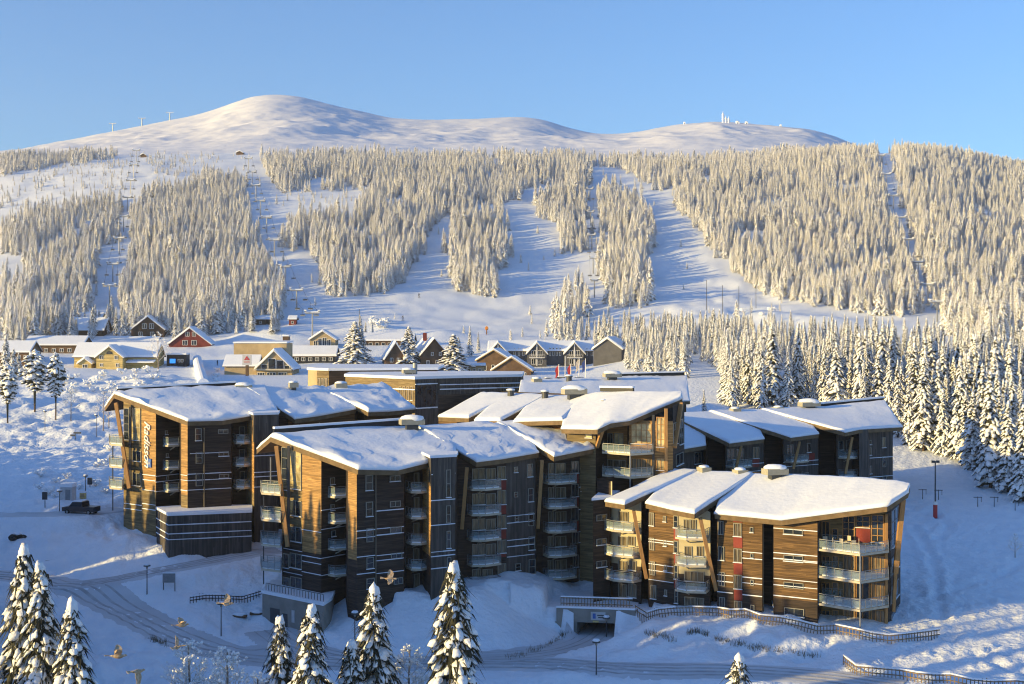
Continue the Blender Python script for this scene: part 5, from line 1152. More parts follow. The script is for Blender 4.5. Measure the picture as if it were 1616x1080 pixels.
# black kiosk with a lit screen
p, s, fr = hframe(263, 294, 578); kr = empty('kiosk', p, 'black open ticket kiosk with a lit blue screen and people in front', 'kiosk')
mb = MB(); mb.prism([fr.p(-15.5*s, 0, -1), fr.p(15.5*s, 0, -1), fr.p(15.5*s, 5, -1), fr.p(-15.5*s, 5, -1)], 1+18*s, 'black'); mb.build('wall', kr)
mb = MB(); mb.prism([fr.p(-16*s, -.6, 18.1*s), fr.p(16*s, -.6, 18.1*s), fr.p(16*s, 5.3, 18.1*s), fr.p(-16*s, 5.3, 18.1*s)], .5, 'roofsnow'); mb.build('roof_snow', kr)
mb = MB(); mb.box(fr.p(-6*s, -.1, 8*s), 9*s, .12, 7*s, 'screen', ax=fr.X, ay=fr.Y); mb.build('screen', kr)
for dx in (4, 9): hwin(kr, lambda x, y, z: fr.p(x, y, z), dx*s, 6*s, 4*s, 5*s, glass='glassc')
# restaurant with big glass gable
r_, P, s, fr = house('restaurant', 'tan restaurant with a wide arched snowy roof and tall glass gable above the plaza', 404, 461, 602, 582, 554, 'tan', 14, cat='restaurant', d=425, sn=.7)
for q in ((417, 583, 10, 8), (429, 583, 12, 17), (442, 583, 11, 14), (453, 583, 8, 6)): hwin(r_, P, (q[0]-432.5)*s, (602-q[1])*s, q[2]*s, q[3]*s, nx=1)
for q in ((412, 600, 12, 12), (428, 600, 14, 12), (446, 600, 14, 12)): hwin(r_, P, (q[0]-432.5)*s, (602-q[1])*s, q[2]*s, q[3]*s, nx=3)
mb = MB(); mb.prism([P(-29*s, -2.2, 17.5*s), P(29*s, -2.2, 17.5*s), P(29*s, -.05, 17.5*s), P(-29*s, -.05, 17.5*s)], .5, 'deck'); bo = mb.build('balcony', r_); mb = MB(); railing(mb, None, [P(-28*s, -2.1, 0), P(28*s, -2.1, 0)], (P(0, 0, 17.5*s+.5)).z, 1.0, 'hbrown', 1.2); mb.build('railing', r_, bo)
f4 = Frame(fr.p((378-432.5)*s, 2, 0), 0); gable(r_, f4, 52*s, 9, 24*s, 38*s, 'tan', ridge_x=True)
mb = MB(); a = fr.p(-58*s-6, 12, 0); mb.prism([fr.p(-78*s, 14, -1), fr.p(8*s, 14, -1), fr.p(8*s, 26, -1), fr.p(-78*s, 26, -1)], 1+60*s-.2, 'tan'); wg = mb.build('rear_hall', r_); mb = MB(); mb.prism([fr.p(-79*s, 13.5, 60*s-.15), fr.p(9*s, 13.5, 60*s-.15), fr.p(9*s, 26.5, 60*s+.2), fr.p(-79*s, 26.5, 60*s+.2)], .5, 'roofsnow'); mb.build('snow_cover', r_, wg)
p = fr.p((394-432.5)*s, -4, 0); sr2 = empty('restaurant_sign', p, 'square pale sign with a red triangle emblem on a dark post by the restaurant', 'sign')
mb = MB(); mb.box(p+Vector((0, 0, 12*s)), .9, .9, 24*s+2, 'hbrown'); mb.build('post', sr2); mb = MB(); zc = 34*s; mb.box(p+Vector((0, -.3, zc)), 14*s, .4, 16*s, 'sign'); bd_ = mb.build('board', sr2)
mb = MB(); y_ = -.54
def tri(pts, m): mb.prism([p+Vector((a*s, y_, zc+b*s)) for a, b in pts], Vector((0, -.05, 0)), m)
tri([(-4.5, 0), (-1.8, 0), (0, 3.2), (0, 6.5)], 'redpad'); tri([(4.5, 0), (1.8, 0), (0, 3.2), (0, 6.5)][::-1], 'redpad'); tri([(-1.3, 0), (1.3, 0), (0, 1.8)], 'redpad'); mb.build('emblem', sr2, bd_)
mb = MB(); mb.box(p+Vector((0, -.52, zc-3*s)), 9*s, .06, 1.2*s, 'redpad'); mb.build('text_line', sr2, bd_)
# glass-fronted chalet at the lift, low round roof, tower
house('lift_chalet', 'small chalet with a grid glass gable at the foot of the chairlift', 489, 529, 549, 536, 523, 'tan', 9, wins=[(498, 546, 6, 8, 2), (505, 546, 6, 12, 2), (512, 546, 6, 13, 2), (519, 546, 6, 10, 2)], cat='cabin')
house('ski_rental', 'low dark building with a curved bluish snow roof below the glass-fronted chalet', 458, 529, 573, 562, 550, 'black', 10, 'side', cat='building', wins=rw(468, 522, 6, 570, 6, 6), sn=.8)
p, s, fr = hframe(447, 457, 556); tr_ = empty('lift_tower', p, 'narrow brown lookout tower on legs between the restaurant and the lift', 'tower')
mb = MB(); mb.prism([p+Vector((a*4.5*s, b*2, 12*s)) for a, b in ((-1, -1), (1, -1), (1, 1), (-1, 1))], 13*s, 'hbrown'); mb.build('cabin', tr_); mb = MB(); mb.prism([p+Vector((a*5.2*s, b*2.3, 25.1*s)) for a, b in ((-1, -1), (1, -1), (1, 1), (-1, 1))], .5, 'roofsnow'); mb.build('roof_snow', tr_)
for a, b in ((-1, -1), (1, -1), (1, 1), (-1, 1)): mb = MB(); mb.box(p+Vector((a*3.2*s, b*1.5, 6*s-.5)), .35, .35, 12*s+1, 'hbrown'); mb.build('leg', tr_)
house('colonnade_lodge', 'long low timber lodge with a row of posts behind the fat spruces', 565, 652, 562, 538, 528, 'hbrown', 12, 'side', cat='building', wins=rw(575, 645, 8, 548, 6, 7, 1), d=520)
r_, P, s, fr = house('brown_lodge', 'brown lodge with a tall gable and red chimney, between two snowy spruces', 664, 706, 578, 560, 536, 'hbrown', 16, wins=[(682, 562, 4, 6, 1), (695, 562, 4, 6, 1), (675, 575, 5, 6), (690, 575, 5, 6)], cat='building', yaw=18, trim='hbrown')
mb = MB(); mb.box(fr.p(-1.5, 8, 46*s), 1.4, 1.4, 3.0, 'hred'); mb.build('chimney', r_)
house('small_lodge', 'small steep-roofed lodge left of the brown lodge behind the hall', 608, 640, 578, 565, 541, 'hbrown', 10, wins=[(618, 572, 5, 7), (629, 572, 5, 7)], cat='building', yaw=12)
r_, P, s, fr = house('chalet_row', 'long grey chalet row with three snowy dormer gables and white balconies', 772, 936, 577, 554, 541, 'grey', 12, 'side', cat='building', wins=rw(812, 826, 3, 562, 3, 12, 1, 'glassc')+rw(868, 884, 4, 562, 3, 13, 1, 'glassc')+rw(926, 934, 2, 562, 3, 12, 1))
for cx in (786, 847, 906):
    f5 = Frame(fr.p((cx-854)*s, -3, 0), 0); P5 = gable(r_, f5, 30*s, 9, 20*s, 36*s, 'grey')
    for q in ((-5, 2, 7, 9, 2), (5, 2, 7, 9, 2), (-5, 15, 7, 9, 2), (5, 15, 7, 9, 2)): hwin(r_, P5, q[0]*s, q[1]*s, q[2]*s, q[3]*s, nx=2)
    mb = MB(); mb.prism([P5(-12*s, -1.5, 12*s), P5(12*s, -1.5, 12*s), P5(12*s, -.05, 12*s), P5(-12*s, -.05, 12*s)], .25, 'white'); bo = mb.build('balcony', r_); mb = MB(); railing(mb, None, [P5(-12*s, -1.45, 0), P5(12*s, -1.45, 0)], P5(0, 0, 12*s+.25).z, 1.0, 'white', .6); mb.build('railing', r_, bo)
    mb = MB(); mb.box(P5(0, -.12, 17*s), .35, .2, 34*s, 'white'); mb.build('post', r_)
house('grey_barn', 'large grey barn with plain gable front at the right end of the chalet row', 936, 981, 575, 551, 535, 'grey', 18, cat='barn', yaw=-14)
house('gabled_shop', 'brown gabled shop with snowy roof below the chalet row', 752, 806, 590, 569, 553, 'hbrown', 12, wins=[(765, 585, 5, 9, 1), (778, 585, 5, 9, 1), (792, 585, 5, 9, 1)], cat='shop', d=445, yaw=-10, trim='tan')
house('low_pavilion', 'low pavilion with broad snowy hipped roof in front of the brown gabled shop', 776, 838, 600, 585, 565, 'hbrown', 11, cat='building', d=425, wins=rw(786, 828, 5, 596, 5, 8, 2), yaw=-6, trim='tan')
house('flat_pergola', 'small yellowish flat extension right of the round snowy spruce', 724, 764, 592, 578, 576, 'tan', 6, 'side', cat='building', d=430, wins=rw(732, 757, 4, 589, 5, 7, 1, 'glassc'), sn=.4)
# ------------------------------------------------------------------ lifts
def pylon(px, py, hm, label, group, dmin=400, arm=6.0, name='lift_pylon', thin=.35, d=None):
    p = gp(px, py, dmin, 2600) if d is None else XY(px, d)
    if d is not None: p.z = hgt(p.x, p.y)
    r0 = empty(name, p, label, 'lift pylon', group); mb = MB(); mb.tube(p-Vector((0, 0, 1)), p+Vector((0, 0, hm)), thin, 'metal', thin*.7); mb.build('mast', r0)
    mb = MB(); mb.box(p+Vector((0, 0, hm-.2)), arm, .5, .5, 'metal'); ar = mb.build('crossarm', r0)
    mb = MB(); mb.box(p+Vector((0, 0, hm+.32)), arm+.6, .9, .5, 'roofsnow'); mb.box(p+Vector((-arm/2, 0, hm+1.0)), 1.0, 2.6, .5, 'roofsnow'); mb.box(p+Vector((arm/2, 0, hm+1.0)), 1.0, 2.6, .5, 'roofsnow'); mb.build('snow_cover', r0, ar)
    for sx in (-1, 1):
        mb = MB(); mb.box(p+Vector((sx*arm/2, 0, hm+.6)), .5, 2.6, .35, 'dmetal'); mb.build('sheave_row', r0, ar)
    return p+Vector((0, 0, hm+.6)), arm
CH = {}
def chair_proto():
    mb = MB(); mb.bar((0, 0, 0), (0, 0, -2.6), .09, .09, 'dmetal'); g = mb
    s_ = MB(); s_.box((0, -.1, -3.1), 2.2, .5, .12, 'dmetal'); s_.box((0, .2, -2.75), 2.2, .1, .8, 'dmetal'); s_.box((0, -.1, -2.98), 2.1, .45, .12, 'roofsnow')
    return g, s_
hg, st = chair_proto()
def mk(mb, name):
    me = bpy.data.meshes.new(name); me.from_pydata([tuple(p) for p in mb.v], [], mb.f); [me.materials.append(M[m]) for m in mb.mats]; me.polygons.foreach_set('material_index', mb.m); me.update(); return me
HM, SM = mk(hg, 'hanger'), mk(st, 'seat')
def liftline(pts, word, hm=10, arm=6, chairs=True, step=22, cab=.06, cs=1.0):
    tops = []
    for i, (px, py) in enumerate(pts): tops.append(pylon(px, py, hm, '%s pylon from the bottom of the %s' % (ORD[i], word), 'pylons of the '+word, arm=arm)[0])
    for sx in (-1, 1):
        mb = MB(); nc2 = -1
        for a, b in zip(tops[:-1], tops[1:]):
            o_ = Vector((sx*arm/2, 0, 0)); prev = a+o_
            for k in range(1, 7):
                q = a.lerp(b, k/6)+o_-Vector((0, 0, 1.6*4*(k/6)*(1-k/6))); mb.tube(prev, q, cab, 'dmetal', n=4); prev = q
            if chairs:
                L = (b-a).length; n = max(1, int(L/step))
                for k in range(n):
                    nc2 += 1; t = (k+.5)/n; q = a.lerp(b, t)+o_-Vector((0, 0, 1.6*4*t*(1-t)))
                    e = empty('lift_chair', q, '%s chair up the %s cable, %s' % (ORD[nc2], 'left' if sx < 0 else 'right', word), 'lift chair', 'chairs of the '+word); e.scale = (cs,)*3
                    for nm, me in (('hanger', HM), ('seat', SM)): o = bpy.data.objects.new(nm, me); C.objects.link(o); o.parent = e
        tag(mb.build('lift_cable', loc=tops[0]), '%s haul cable strung along the %s' % ('left' if sx < 0 else 'right', word), 'cable')
liftline([(173, 482), (178, 445), (188, 402), (195, 366), (201, 334), (206, 306), (211, 280), (215, 256)], 'leftmost chairlift', step=26)
liftline([(493, 530), (468, 490), (450, 450), (433, 405), (421, 368), (411, 340), (404, 314), (398, 292), (392, 270)], 'chairlift left of centre', step=26)
liftline([(1479, 508), (1464, 478), (1449, 440), (1434, 402), (1422, 366), (1410, 330), (1399, 295), (1390, 264)], 'lift in the cutting through the right-hand forest', hm=9, step=30)
liftline([(938, 470), (936, 432), (934, 394), (932, 356), (931, 318), (930, 286)], 'central lift', hm=9, arm=4, step=34)
for i, (px, d) in enumerate([(178, 2330), (224, 2330), (268, 2330)]): pylon(px, 200, 14, '%s frosted pylon from the left on the skyline ridge' % ORD[i], 'frosted ridge pylons', arm=12, thin=1.0, d=d)
for i, (px, h) in enumerate([(1141, 19), (1145.5, 12), (1150, 11)]):
    p = XY(px, 2250); p.z = hgt(p.x, p.y)-2; mb = MB(); mb.tube(p, p+Vector((0, 0, h)), 2.2, 'roofsnow', 1.2, n=8); mb.tube(p+Vector((0, 0, h)), p+Vector((0, 0, h+3)), .5, 'roofsnow', .3, n=6)
    for k in range(3): mb.tube(p+Vector((0, 0, h*(.4+.2*k))), p+Vector((0, 0, h*(.45+.2*k))), 2.7, 'roofsnow', n=8)
    tag(mb.build('radio_mast', loc=p), ['tallest ice-coated radio mast on the right summit', 'middle ice-coated radio mast on the right summit', 'rightmost ice-coated radio mast on the right summit'][i], 'mast', 'ice-coated masts on the right summit')
for i, (px, w_) in enumerate([(1164, 6), (1178, 5), (1232, 3), (1080, 3)]):
    p = XY(px, 2250); p.z = hgt(p.x, p.y)-1; mb = MB(); mb.box(p+Vector((0, 0, 2)), w_, 5, 5, 'roofsnow'); mb.blob(p+Vector((0, 0, 4.5)), w_*.6, 'roofsnow', sc=(1, 1, .4)); mb.box(p+Vector((0, -2.52, 1.5)), w_*.3, .05, 2, 'dmetal'); tag(mb.build('summit_hut', loc=p), ['snowed-in hut just right of the summit masts', 'second snowed-in hut right of the summit masts', 'tiny snowed-in hut far right on the summit', 'tiny snowed-in hut left of the summit masts'][i], 'hut', 'snowed-in summit huts')
for px, py, w_, l_ in ((226, 246, 5, 'dark top station of the leftmost chairlift below the dome'), (378, 242, 6, 'dark top station of the chairlift left of centre at the tree line')):
    p = XY(px, 1165); p.z = hgt(p.x, p.y); r0 = empty('top_station', p, l_, 'building'); fr = Frame(p, 0); gable(r0, fr, w_, 5, 2, 3.5, 'hbrown', sn=.6)
# drag-lift posts on the ski field at right
def post(px, pyb, pyt, label, name='lamp_post', dmin=110, dmax=330, head='lamp', cat='lamp post', group='lamp posts', r0_=.07, pad=False):
    p = gp(px, pyb, dmin, dmax); h = (pyb-pyt)*p.y/F; e = empty(name, p, label, cat, group); mb = MB(); mb.tube(p-Vector((0, 0, .4)), p+Vector((0, 0, h)), r0_, 'dmetal', r0_*.7, n=8); mb.build('pole', e)
    if head == 'lamp':
        mb = MB(); mb.tube(p+Vector((0, 0, h)), p+Vector((0, 0, h+.12)), .42, 'dmetal', .38, n=12); mb.tube(p+Vector((0, 0, h-.28)), p+Vector((0, 0, h-.002)), .12, 'frame', n=8); hd = mb.build('lamp_head', e)
        mb = MB(); mb.blob(p+Vector((0, 0, h+.2)), .38, 'roofsnow', sc=(1, 1, .45), amp=.1); mb.build('snow_cap', e, hd, smooth=True)
    elif head == 'flood':
        for k in (-1, 1): mb = MB(); mb.box(p+Vector((k*.35, -.1, h-.1)), .45, .3, .35, 'dmetal'); mb.build('floodlight', e)
    elif head == 'bar': mb = MB(); mb.box(p+Vector((0, 0, h-.1)), 1.3, .1, .1, 'dmetal'); mb.box(p+Vector((.55, 0, h-.5)), .06, .06, .7, 'dmetal'); mb.build('crossbar', e)
    elif head == 'sign': mb = MB(); mb.box(p+Vector((0, -.1, h-.5)), .75, .06, 1.1, 'dmetal'); mb.build('sign_face', e)
    elif head == 'arrows':
        for k, (dx, a) in enumerate(((.4, 1), (-.4, .7))): mb = MB(); mb.box(p+Vector((dx, -.12-.08*k, h-.2-.45*k)), 1.5*a, .06, .32, 'dmetal'); mb.build('arrow_board', e)
    if pad: mb = MB(); mb.tube(p, p+Vector((0, 0, 2.0)), .32, 'redpad', n=10); mb.build('padding', e); mb = MB(); mb.tube(p+Vector((0, 0, 2.01)), p+Vector((0, 0, 2.5)), .34, 'white', n=10); mb.build('padding', e)
    return e
post(232, 938, 894, 'dark lamp post beside the bend of the hotel road, left of the sign board'); post(349, 1004, 954, 'dark lamp post beside the snowy ramp in front of the garage yard'); post(560, 1017, 969, 'dark lamp post on the bank behind the broad bottom spruce'); post(941, 1066, 1014, 'dark lamp post in front of the underpass road'); post(957, 1006, 976, 'small dark lamp post at the underpass mouth')
post(94, 808, 776, 'dark lamp post left of the small snowed-in hut'); post(135, 782, 752, 'lamp post right of the small snowed-in hut'); post(178, 806, 762, 'dark pole just left of the back left block'); post(152, 690, 656, 'dark lamp post alone on the blue slope', dmin=170); post(71, 680, 650, 'lamp post beside the pine on the slope', dmin=170)
post(71, 801, 777, 'dark information sign on a post left of the lamp by the hut', name='sign_post', head='sign', cat='sign', group=None); post(142, 768, 754, 'dark sign on a post above the parked pickup', name='sign_post', head='sign', cat='sign', group=None)
post(119, 694, 682, 'dark signpost with arrow boards on the blue slope', name='sign_post', head='arrows', cat='signpost', group=None, dmin=170)
post(1476, 818, 728, 'tall floodlight mast with red and white padding on the ski field', name='floodlight_mast', head='flood', cat='floodlight mast', group=None, r0_=.13, pad=True)
for i, (px, pb) in enumerate([(1456, 788), (1481, 789), (1543, 800), (1569, 800), (1602, 806)]): post(px, pb, pb-16, '%s low T-shaped post from the left on the ski field' % ORD[i], name='drag_lift_post', head='bar', cat='post', group='low posts across the ski field')
for i, (px, pb, pt_) in enumerate([(1115, 490, 442), (1140, 497, 450), (1166, 492, 452), (1193, 486, 455), (567, 545, 488), (904, 500, 470)]): post(px, pb, pt_, ['leftmost tall light mast by the terrain park', 'second tall light mast by the terrain park', 'third tall light mast by the terrain park', 'rightmost tall light mast by the terrain park', 'slim pole above the fat snowy spruce', 'slim pole above the grove at the slope foot'][i], name='light_mast', head='none', cat='mast', dmin=400, dmax=700, group='light masts on the slope', r0_=.16)
# ------------------------------------------------------------------ flagpoles, vehicles, people
for i, (px, top, fl) in enumerate([(882, 575, 'flagr'), (892, 562, None), (901, 574, 'flagr'), (914, 566, 'flag'), (924, 566, 'flagb')]):
    p = gp(px, 603, 300, 500); h = (603-top)*p.y/F; e = empty('flagpole', p, ['leftmost of five white flagpoles, short with limp red flag', 'second white flagpole from the left, tallest and bare', 'middle white flagpole with a limp red flag', 'white flagpole with a pale flag, second from the right', 'rightmost white flagpole with a dark blue flag'][i], 'flagpole', 'flagpoles on the plaza')
    mb = MB(); mb.tube(p, p+Vector((0, 0, h)), .16, 'white', .1); mb.build('pole', e)
    if fl:
        mb = MB(); V_ = [p+Vector((-.15-.9*(j/3)-.12*math.sin(k*2), .12*math.sin(k+j), h-.3-k*.8-j*.35)) for k in range(5) for j in range(4)]
        mb.poly(V_, [(k*4+j, k*4+j+1, k*4+j+5, k*4+j+4) for k in range(4) for j in range(3)], fl); mb.build('flag', e)
def car(p, yaw, label, paint='carp', L=4.5, group='parked cars', pickup=False):
    e = empty('parked_car', p, label, 'car', group); fr = Frame(p, yaw); hw = .9
    prof = [(-L/2, .35), (L/2, .35), (L/2, .8), (L/2-.9, .95), (L/2-1.5, 1.5), (-L/2+.9, 1.52), (-L/2+.1, 1.0)] if not pickup else [(-L/2, .4), (L/2, .4), (L/2, .95), (L/2-1.1, 1.1), (L/2-1.7, 1.75), (L/2-3.2, 1.75), (L/2-3.3, 1.1), (-L/2, 1.1)]
    mb = MB(); n = len(prof); A = [fr.p(x, -hw, z) for x, z in prof]; B_ = [fr.p(x, hw, z) for x, z in prof]; mb.poly(A+B_, [tuple(range(n)), tuple(reversed(range(n, 2*n)))]+[(i, i+n, (i+1) % n+n, (i+1) % n) for i in range(n)], paint); mb.build('body', e)
    mb = MB()
    for sy in (-1, 1): mb.prism([fr.p(x, sy*(hw+.01), z) for x, z in ([(L/2-1.1, 1.0), (L/2-1.6, 1.42), (-L/2+1.0, 1.44), (-L/2+.5, 1.02)] if not pickup else [(L/2-1.3, 1.15), (L/2-1.8, 1.65), (L/2-3.1, 1.65), (L/2-3.1, 1.15)])], fr.Y*sy*.01, 'glass')
    mb.build('windows', e)
    for x in (-L/2+.8, L/2-.85):
        for y in (-1, 1): mb = MB(); mb.tube(fr.p(x, y*.72, .34), fr.p(x, y*.94, .34), .34, 'tyre', n=14); w1 = mb.build('wheel', e); mb = MB(); mb.tube(fr.p(x, y*.941, .34), fr.p(x, y*.95, .34), .2, 'metal', n=10); mb.build('rim', e, w1)
    for y in (-.6, .6): mb = MB(); mb.box(fr.p(L/2+.01, y, .7), .05, .3, .16, 'white', ax=fr.X, ay=fr.Y); mb.build('headlight', e)
    mb = MB(); zt_ = 1.5 if not pickup else 1.76; x0, x1 = (-L/2+1, L/2-1.6) if not pickup else (L/2-3.1, L/2-1.8); mb.box(fr.p((x0+x1)/2, 0, zt_+.06), x1-x0, 1.6, .12, 'roofsnow', ax=fr.X, ay=fr.Y); mb.build('roof_snow', e)
    return e
car(gp(128, 811, 110, 260), 2.9, 'dark pickup truck parked on the upper road left of the back left block', 'carp', 5.0, None, True)
car(gp(867, 604, 300, 500), .3, 'silver car parked left of the flagpoles on the plaza', 'carw'); car(gp(887, 603, 300, 500), -.2, 'dark car parked among the left flagpoles', 'carp'); car(gp(916, 603, 300, 500), .2, 'dark car parked below the right flagpoles', 'carp')
def figure_mesh(name, H=1.75, stance='stand'):
    me = bpy.data.meshes.new(name)
    k = H/1.75
    if stance == 'stand': J = [(0, 0, .95), (0, 0, 1.2), (0, 0, 1.42), (0, -.02, 1.52), (0, -.02, 1.63), (.2, 0, 1.4), (.27, -.02, 1.13), (.27, -.12, .92), (-.2, 0, 1.4), (-.27, -.02, 1.13), (-.26, -.1, .92), (.1, 0, .9), (.12, -.02, .5), (.12, .02, .08), (.13, -.14, .04), (-.1, 0, .9), (-.13, .02, .5), (-.13, .05, .08), (-.14, -.1, .04)]
    else: J = [(0, .05, .8), (0, -.02, 1.03), (0, -.12, 1.25), (0, -.17, 1.34), (0, -.2, 1.45), (.2, -.1, 1.22), (.3, -.2, 1.0), (.28, -.42, .95), (-.2, -.1, 1.22), (-.3, -.2, 1.0), (-.28, -.42, .95), (.1, .05, .76), (.14, -.15, .45), (.14, .03, .1), (.14, -.16, .06), (-.1, .05, .76), (-.14, -.15, .45), (-.14, .03, .1), (-.14, -.16, .06)]
    E_ = [(0, 1), (1, 2), (2, 3), (3, 4), (2, 5), (5, 6), (6, 7), (2, 8), (8, 9), (9, 10), (0, 11), (11, 12), (12, 13), (13, 14), (0, 15), (15, 16), (16, 17), (17, 18)]
    rad = [.16, .15, .17, .06, .11, .08, .055, .045, .08, .055, .045, .1, .075, .055, .05, .1, .075, .055, .05]
    me.from_pydata([tuple(c*k for c in j) for j in J], E_, []); o = bpy.data.objects.new(name, me); C.objects.link(o)
    sk = o.modifiers.new('skin', 'SKIN'); o.modifiers.new('sub', 'SUBSURF').levels = 1
    for v, r in zip(me.skin_vertices[0].data, rad): v.radius = (r*k, r*k*.85)
    me.skin_vertices[0].data[0].use_root = True
    dg = bpy.context.evaluated_depsgraph_get(); m2 = bpy.data.meshes.new_from_object(o.evaluated_get(dg)); C.objects.unlink(o); bpy.data.objects.remove(o)
    m2.materials.clear(); m2.materials.append(M['cloth']); m2.materials.append(M['skin'])
    for p_ in m2.polygons: p_.material_index = 1 if p_.center.z > (1.53 if stance == 'stand' else 1.38)*k and p_.center.y < -.03 else 0; p_.use_smooth = True
    return m2
FS, FK = figure_mesh('standing'), figure_mesh('skiing', stance='ski')
for px, py, sk, rz, lab in [(277, 578, 0, 0, 'person in dark clothes standing below the kiosk screen, leftmost of the group'), (281, 579, 0, 1, 'person in dark clothes standing right of the first at the kiosk'), (286, 578, 0, 2, 'person in dark clothes standing at the right kiosk window'), (290, 579, 0, .5, 'person in dark clothes at the right end of the kiosk group'),
    (343, 577, 0, 1.2, 'person in dark clothes walking alone on the plaza path left of the restaurant'), (661, 470, 1, .8, 'skier in dark clothes higher up on the piste left of centre'), (636, 506, 1, -.5, 'skier in dark clothes lower on the piste above the lodges')]:
    p = gp(px, py, 300, 800); e = empty('person', p, lab, 'person', 'people at the kiosk' if px < 300 else None, rz); e.scale = (1.15,)*3 if sk == 0 else (1.5,)*3
    o = bpy.data.objects.new('body', FK if sk else FS); C.objects.link(o); o.parent = e
    mb = MB(); mb.blob((0, -.02, 1.68 if not sk else 1.5), .13, 'cloth', sc=(1, 1, .8)); hb_ = mk(mb, 'hat'); o = bpy.data.objects.new('hat', hb_); C.objects.link(o); o.parent = e
    if sk:
        for sx in (-.14, .14): mb = MB(); mb.box((sx, -.05, .02), .1, 1.7, .03, 'dmetal'); o = bpy.data.objects.new('ski', mk(mb, 'ski')); C.objects.link(o); o.parent = e
p = gp(768, 528, 400, 700); e = empty('snow_gun', p, 'orange snow gun on a small stand at the foot of the central piste', 'snow gun'); mb = MB(); mb.tube(p, p+Vector((0, 0, 2.2)), .25, 'orange'); mb.build('stand', e); mb = MB(); mb.tube(p+Vector((0, .8, 2.6)), p+Vector((0, -.8, 3.0)), .8, 'orange', .65, n=14); mb.build('fan_barrel', e)
# conveyor tunnel running down to the restaurant
mb = MB(); pts = [gp(a, b, 230, 520) for a, b in ((311, 571), (314, 585), (318, 600), (321, 612))]
for a, b in zip(pts[:-1], pts[1:]): mb.tube(a+Vector((0, 0, .9)), b+Vector((0, 0, .9)), 1.7, 'roofsnow', n=16)
tag(mb.build('conveyor_tunnel', loc=pts[0], smooth=False), 'white covered conveyor tunnel running down left of the restaurant', 'conveyor tunnel')
# ------------------------------------------------------------------ underpass, fences, signs, hut
a, b, u, nv, L = UA, UB, UU, UN, UL; ur = empty('underpass', (a.x, a.y, 5), 'concrete road underpass with a small sign above its dark opening', 'underpass')
t0, t1 = L*.26, L*.74
def up(t, o, z): q = a+u*t+nv*o; return Vector((q.x, q.y, z))
mb = MB(); mb.prism([up(0, 0, 5.95), up(L, 0, 5.95), up(L, .4, 5.95), up(0, .4, 5.95)], 1.6, 'conc'); mb.build('parapet', ur)
for ta, tb in ((-.2, t0), (t1, L+.2)): mb = MB(); mb.prism([up(ta, .02, 2.5), up(tb, .02, 2.5), up(tb, .42, 2.5), up(ta, .42, 2.5)], 3.44, 'conc'); mb.build('abutment', ur)
mb = MB(); mb.prism([up(t0-.35, .43, 2.5), up(t0, .43, 2.5), up(t0+1.0, 10, 2.5), up(t0+.6, 10, 2.5)], 3.45, 'conc'); mb.prism([up(t1, .43, 2.5), up(t1+.35, .43, 2.5), up(t1+1.4, 10, 2.5), up(t1+1, 10, 2.5)], 3.45, 'conc'); mb.prism([up(t0, 10.0, 2.5), up(t1+1, 10.0, 2.5), up(t1+1, 10.3, 2.5), up(t0, 10.3, 2.5)], 3.45, 'conc'); mb.build('tunnel', ur)
mb = MB(); mb.prism([up(t0-1.2, .41, 5.97), up(t1+1.8, .41, 5.97), up(t1+2, 9.4, 5.97), up(t0-1, 9.4, 5.97)], 1.3, 'conc'); dk_ = mb.build('deck', ur)
mb = MB(); mb.prism([up(t0-2, .41, 7.28), up(t1+2.4, .41, 7.28), up(t1+2.6, 10.4, 7.28), up(t0-1.8, 10.4, 7.28)], .22, 'roofsnow'); mb.build('snow_cover', ur, dk_)
mb = MB(); mb.prism([up(0, -.05, 7.56), up(L, -.05, 7.56), up(L, .38, 7.56), up(0, .38, 7.56)], .2, 'roofsnow'); mb.build('snow_cover', ur)
mb = MB(); mb.box(up(L*.53, -.06, 6.75), 1.7, .06, .95, 'sign', ax=u, ay=nv); sg_ = mb.build('sign', ur); mb = MB(); mb.box(up(L*.53-.45, -.1, 6.75), .35, .03, .6, 'blue', ax=u, ay=nv); mb.box(up(L*.53+.3, -.1, 6.85), .8, .03, .12, 'dmetal', ax=u, ay=nv); mb.box(up(L*.53+.3, -.1, 6.6), .6, .03, .12, 'dmetal', ax=u, ay=nv); mb.build('sign_marks', ur, sg_)
mb = MB(); mb.box(up(L*.50, -.06, 6.1), .7, .06, .22, 'yellow', ax=u, ay=nv); mb.build('height_marker', ur)
def fence(name, label, pts, h=.95, gap=.34, m='fence', snow=True, raw=None, cat='fence', lift=0, pw=.08):
    P = raw or [gp(x, y, 112, 230) for x, y in pts]; e = empty(name, P[0], label, cat); pk = MB(); rl = MB(); sn_ = MB(); acc = []
    for a, b in zip(P[:-1], P[1:]):
        L = (b-a).length; n = max(1, int(L/gap)); k6 = max(1, int(L/1.6))
        for i in range(n):
            q = a.lerp(b, i/n); q.z = (hgt(q.x, q.y) if raw is None else q.z)+lift; pk.box(q+Vector((0, 0, h*.5)), pw, .05, h, m, ax=(b-a).normalized())
        pr = None
        for i in range(k6+1):
            q = a.lerp(b, i/k6); q.z = (hgt(q.x, q.y) if raw is None else q.z)+lift
            if pr is not None:
                for zz in (.35, h-.12): rl.bar(pr+Vector((0, 0, zz)), q+Vector((0, 0, zz)), .06, .1, m)
                if snow and random.random() < .85: sn_.bar(pr+Vector((0, 0, h+.06)), q+Vector((0, 0, h+.06)), .16, .13, 'roofsnow')
            pr = q
            o_ = MB()
    pk.build('pickets', e); rl.build('rails', e)
    if snow and sn_.f: sn_.build('snow_cover', e)
fence('picket_fence', 'brown picket fence with snow on top curving round the sunlit front right block', [(1003, 968), (1040, 974), (1093, 971), (1130, 972), (1200, 984), (1290, 1001), (1377, 1013), (1430, 1014), (1483, 1007)])
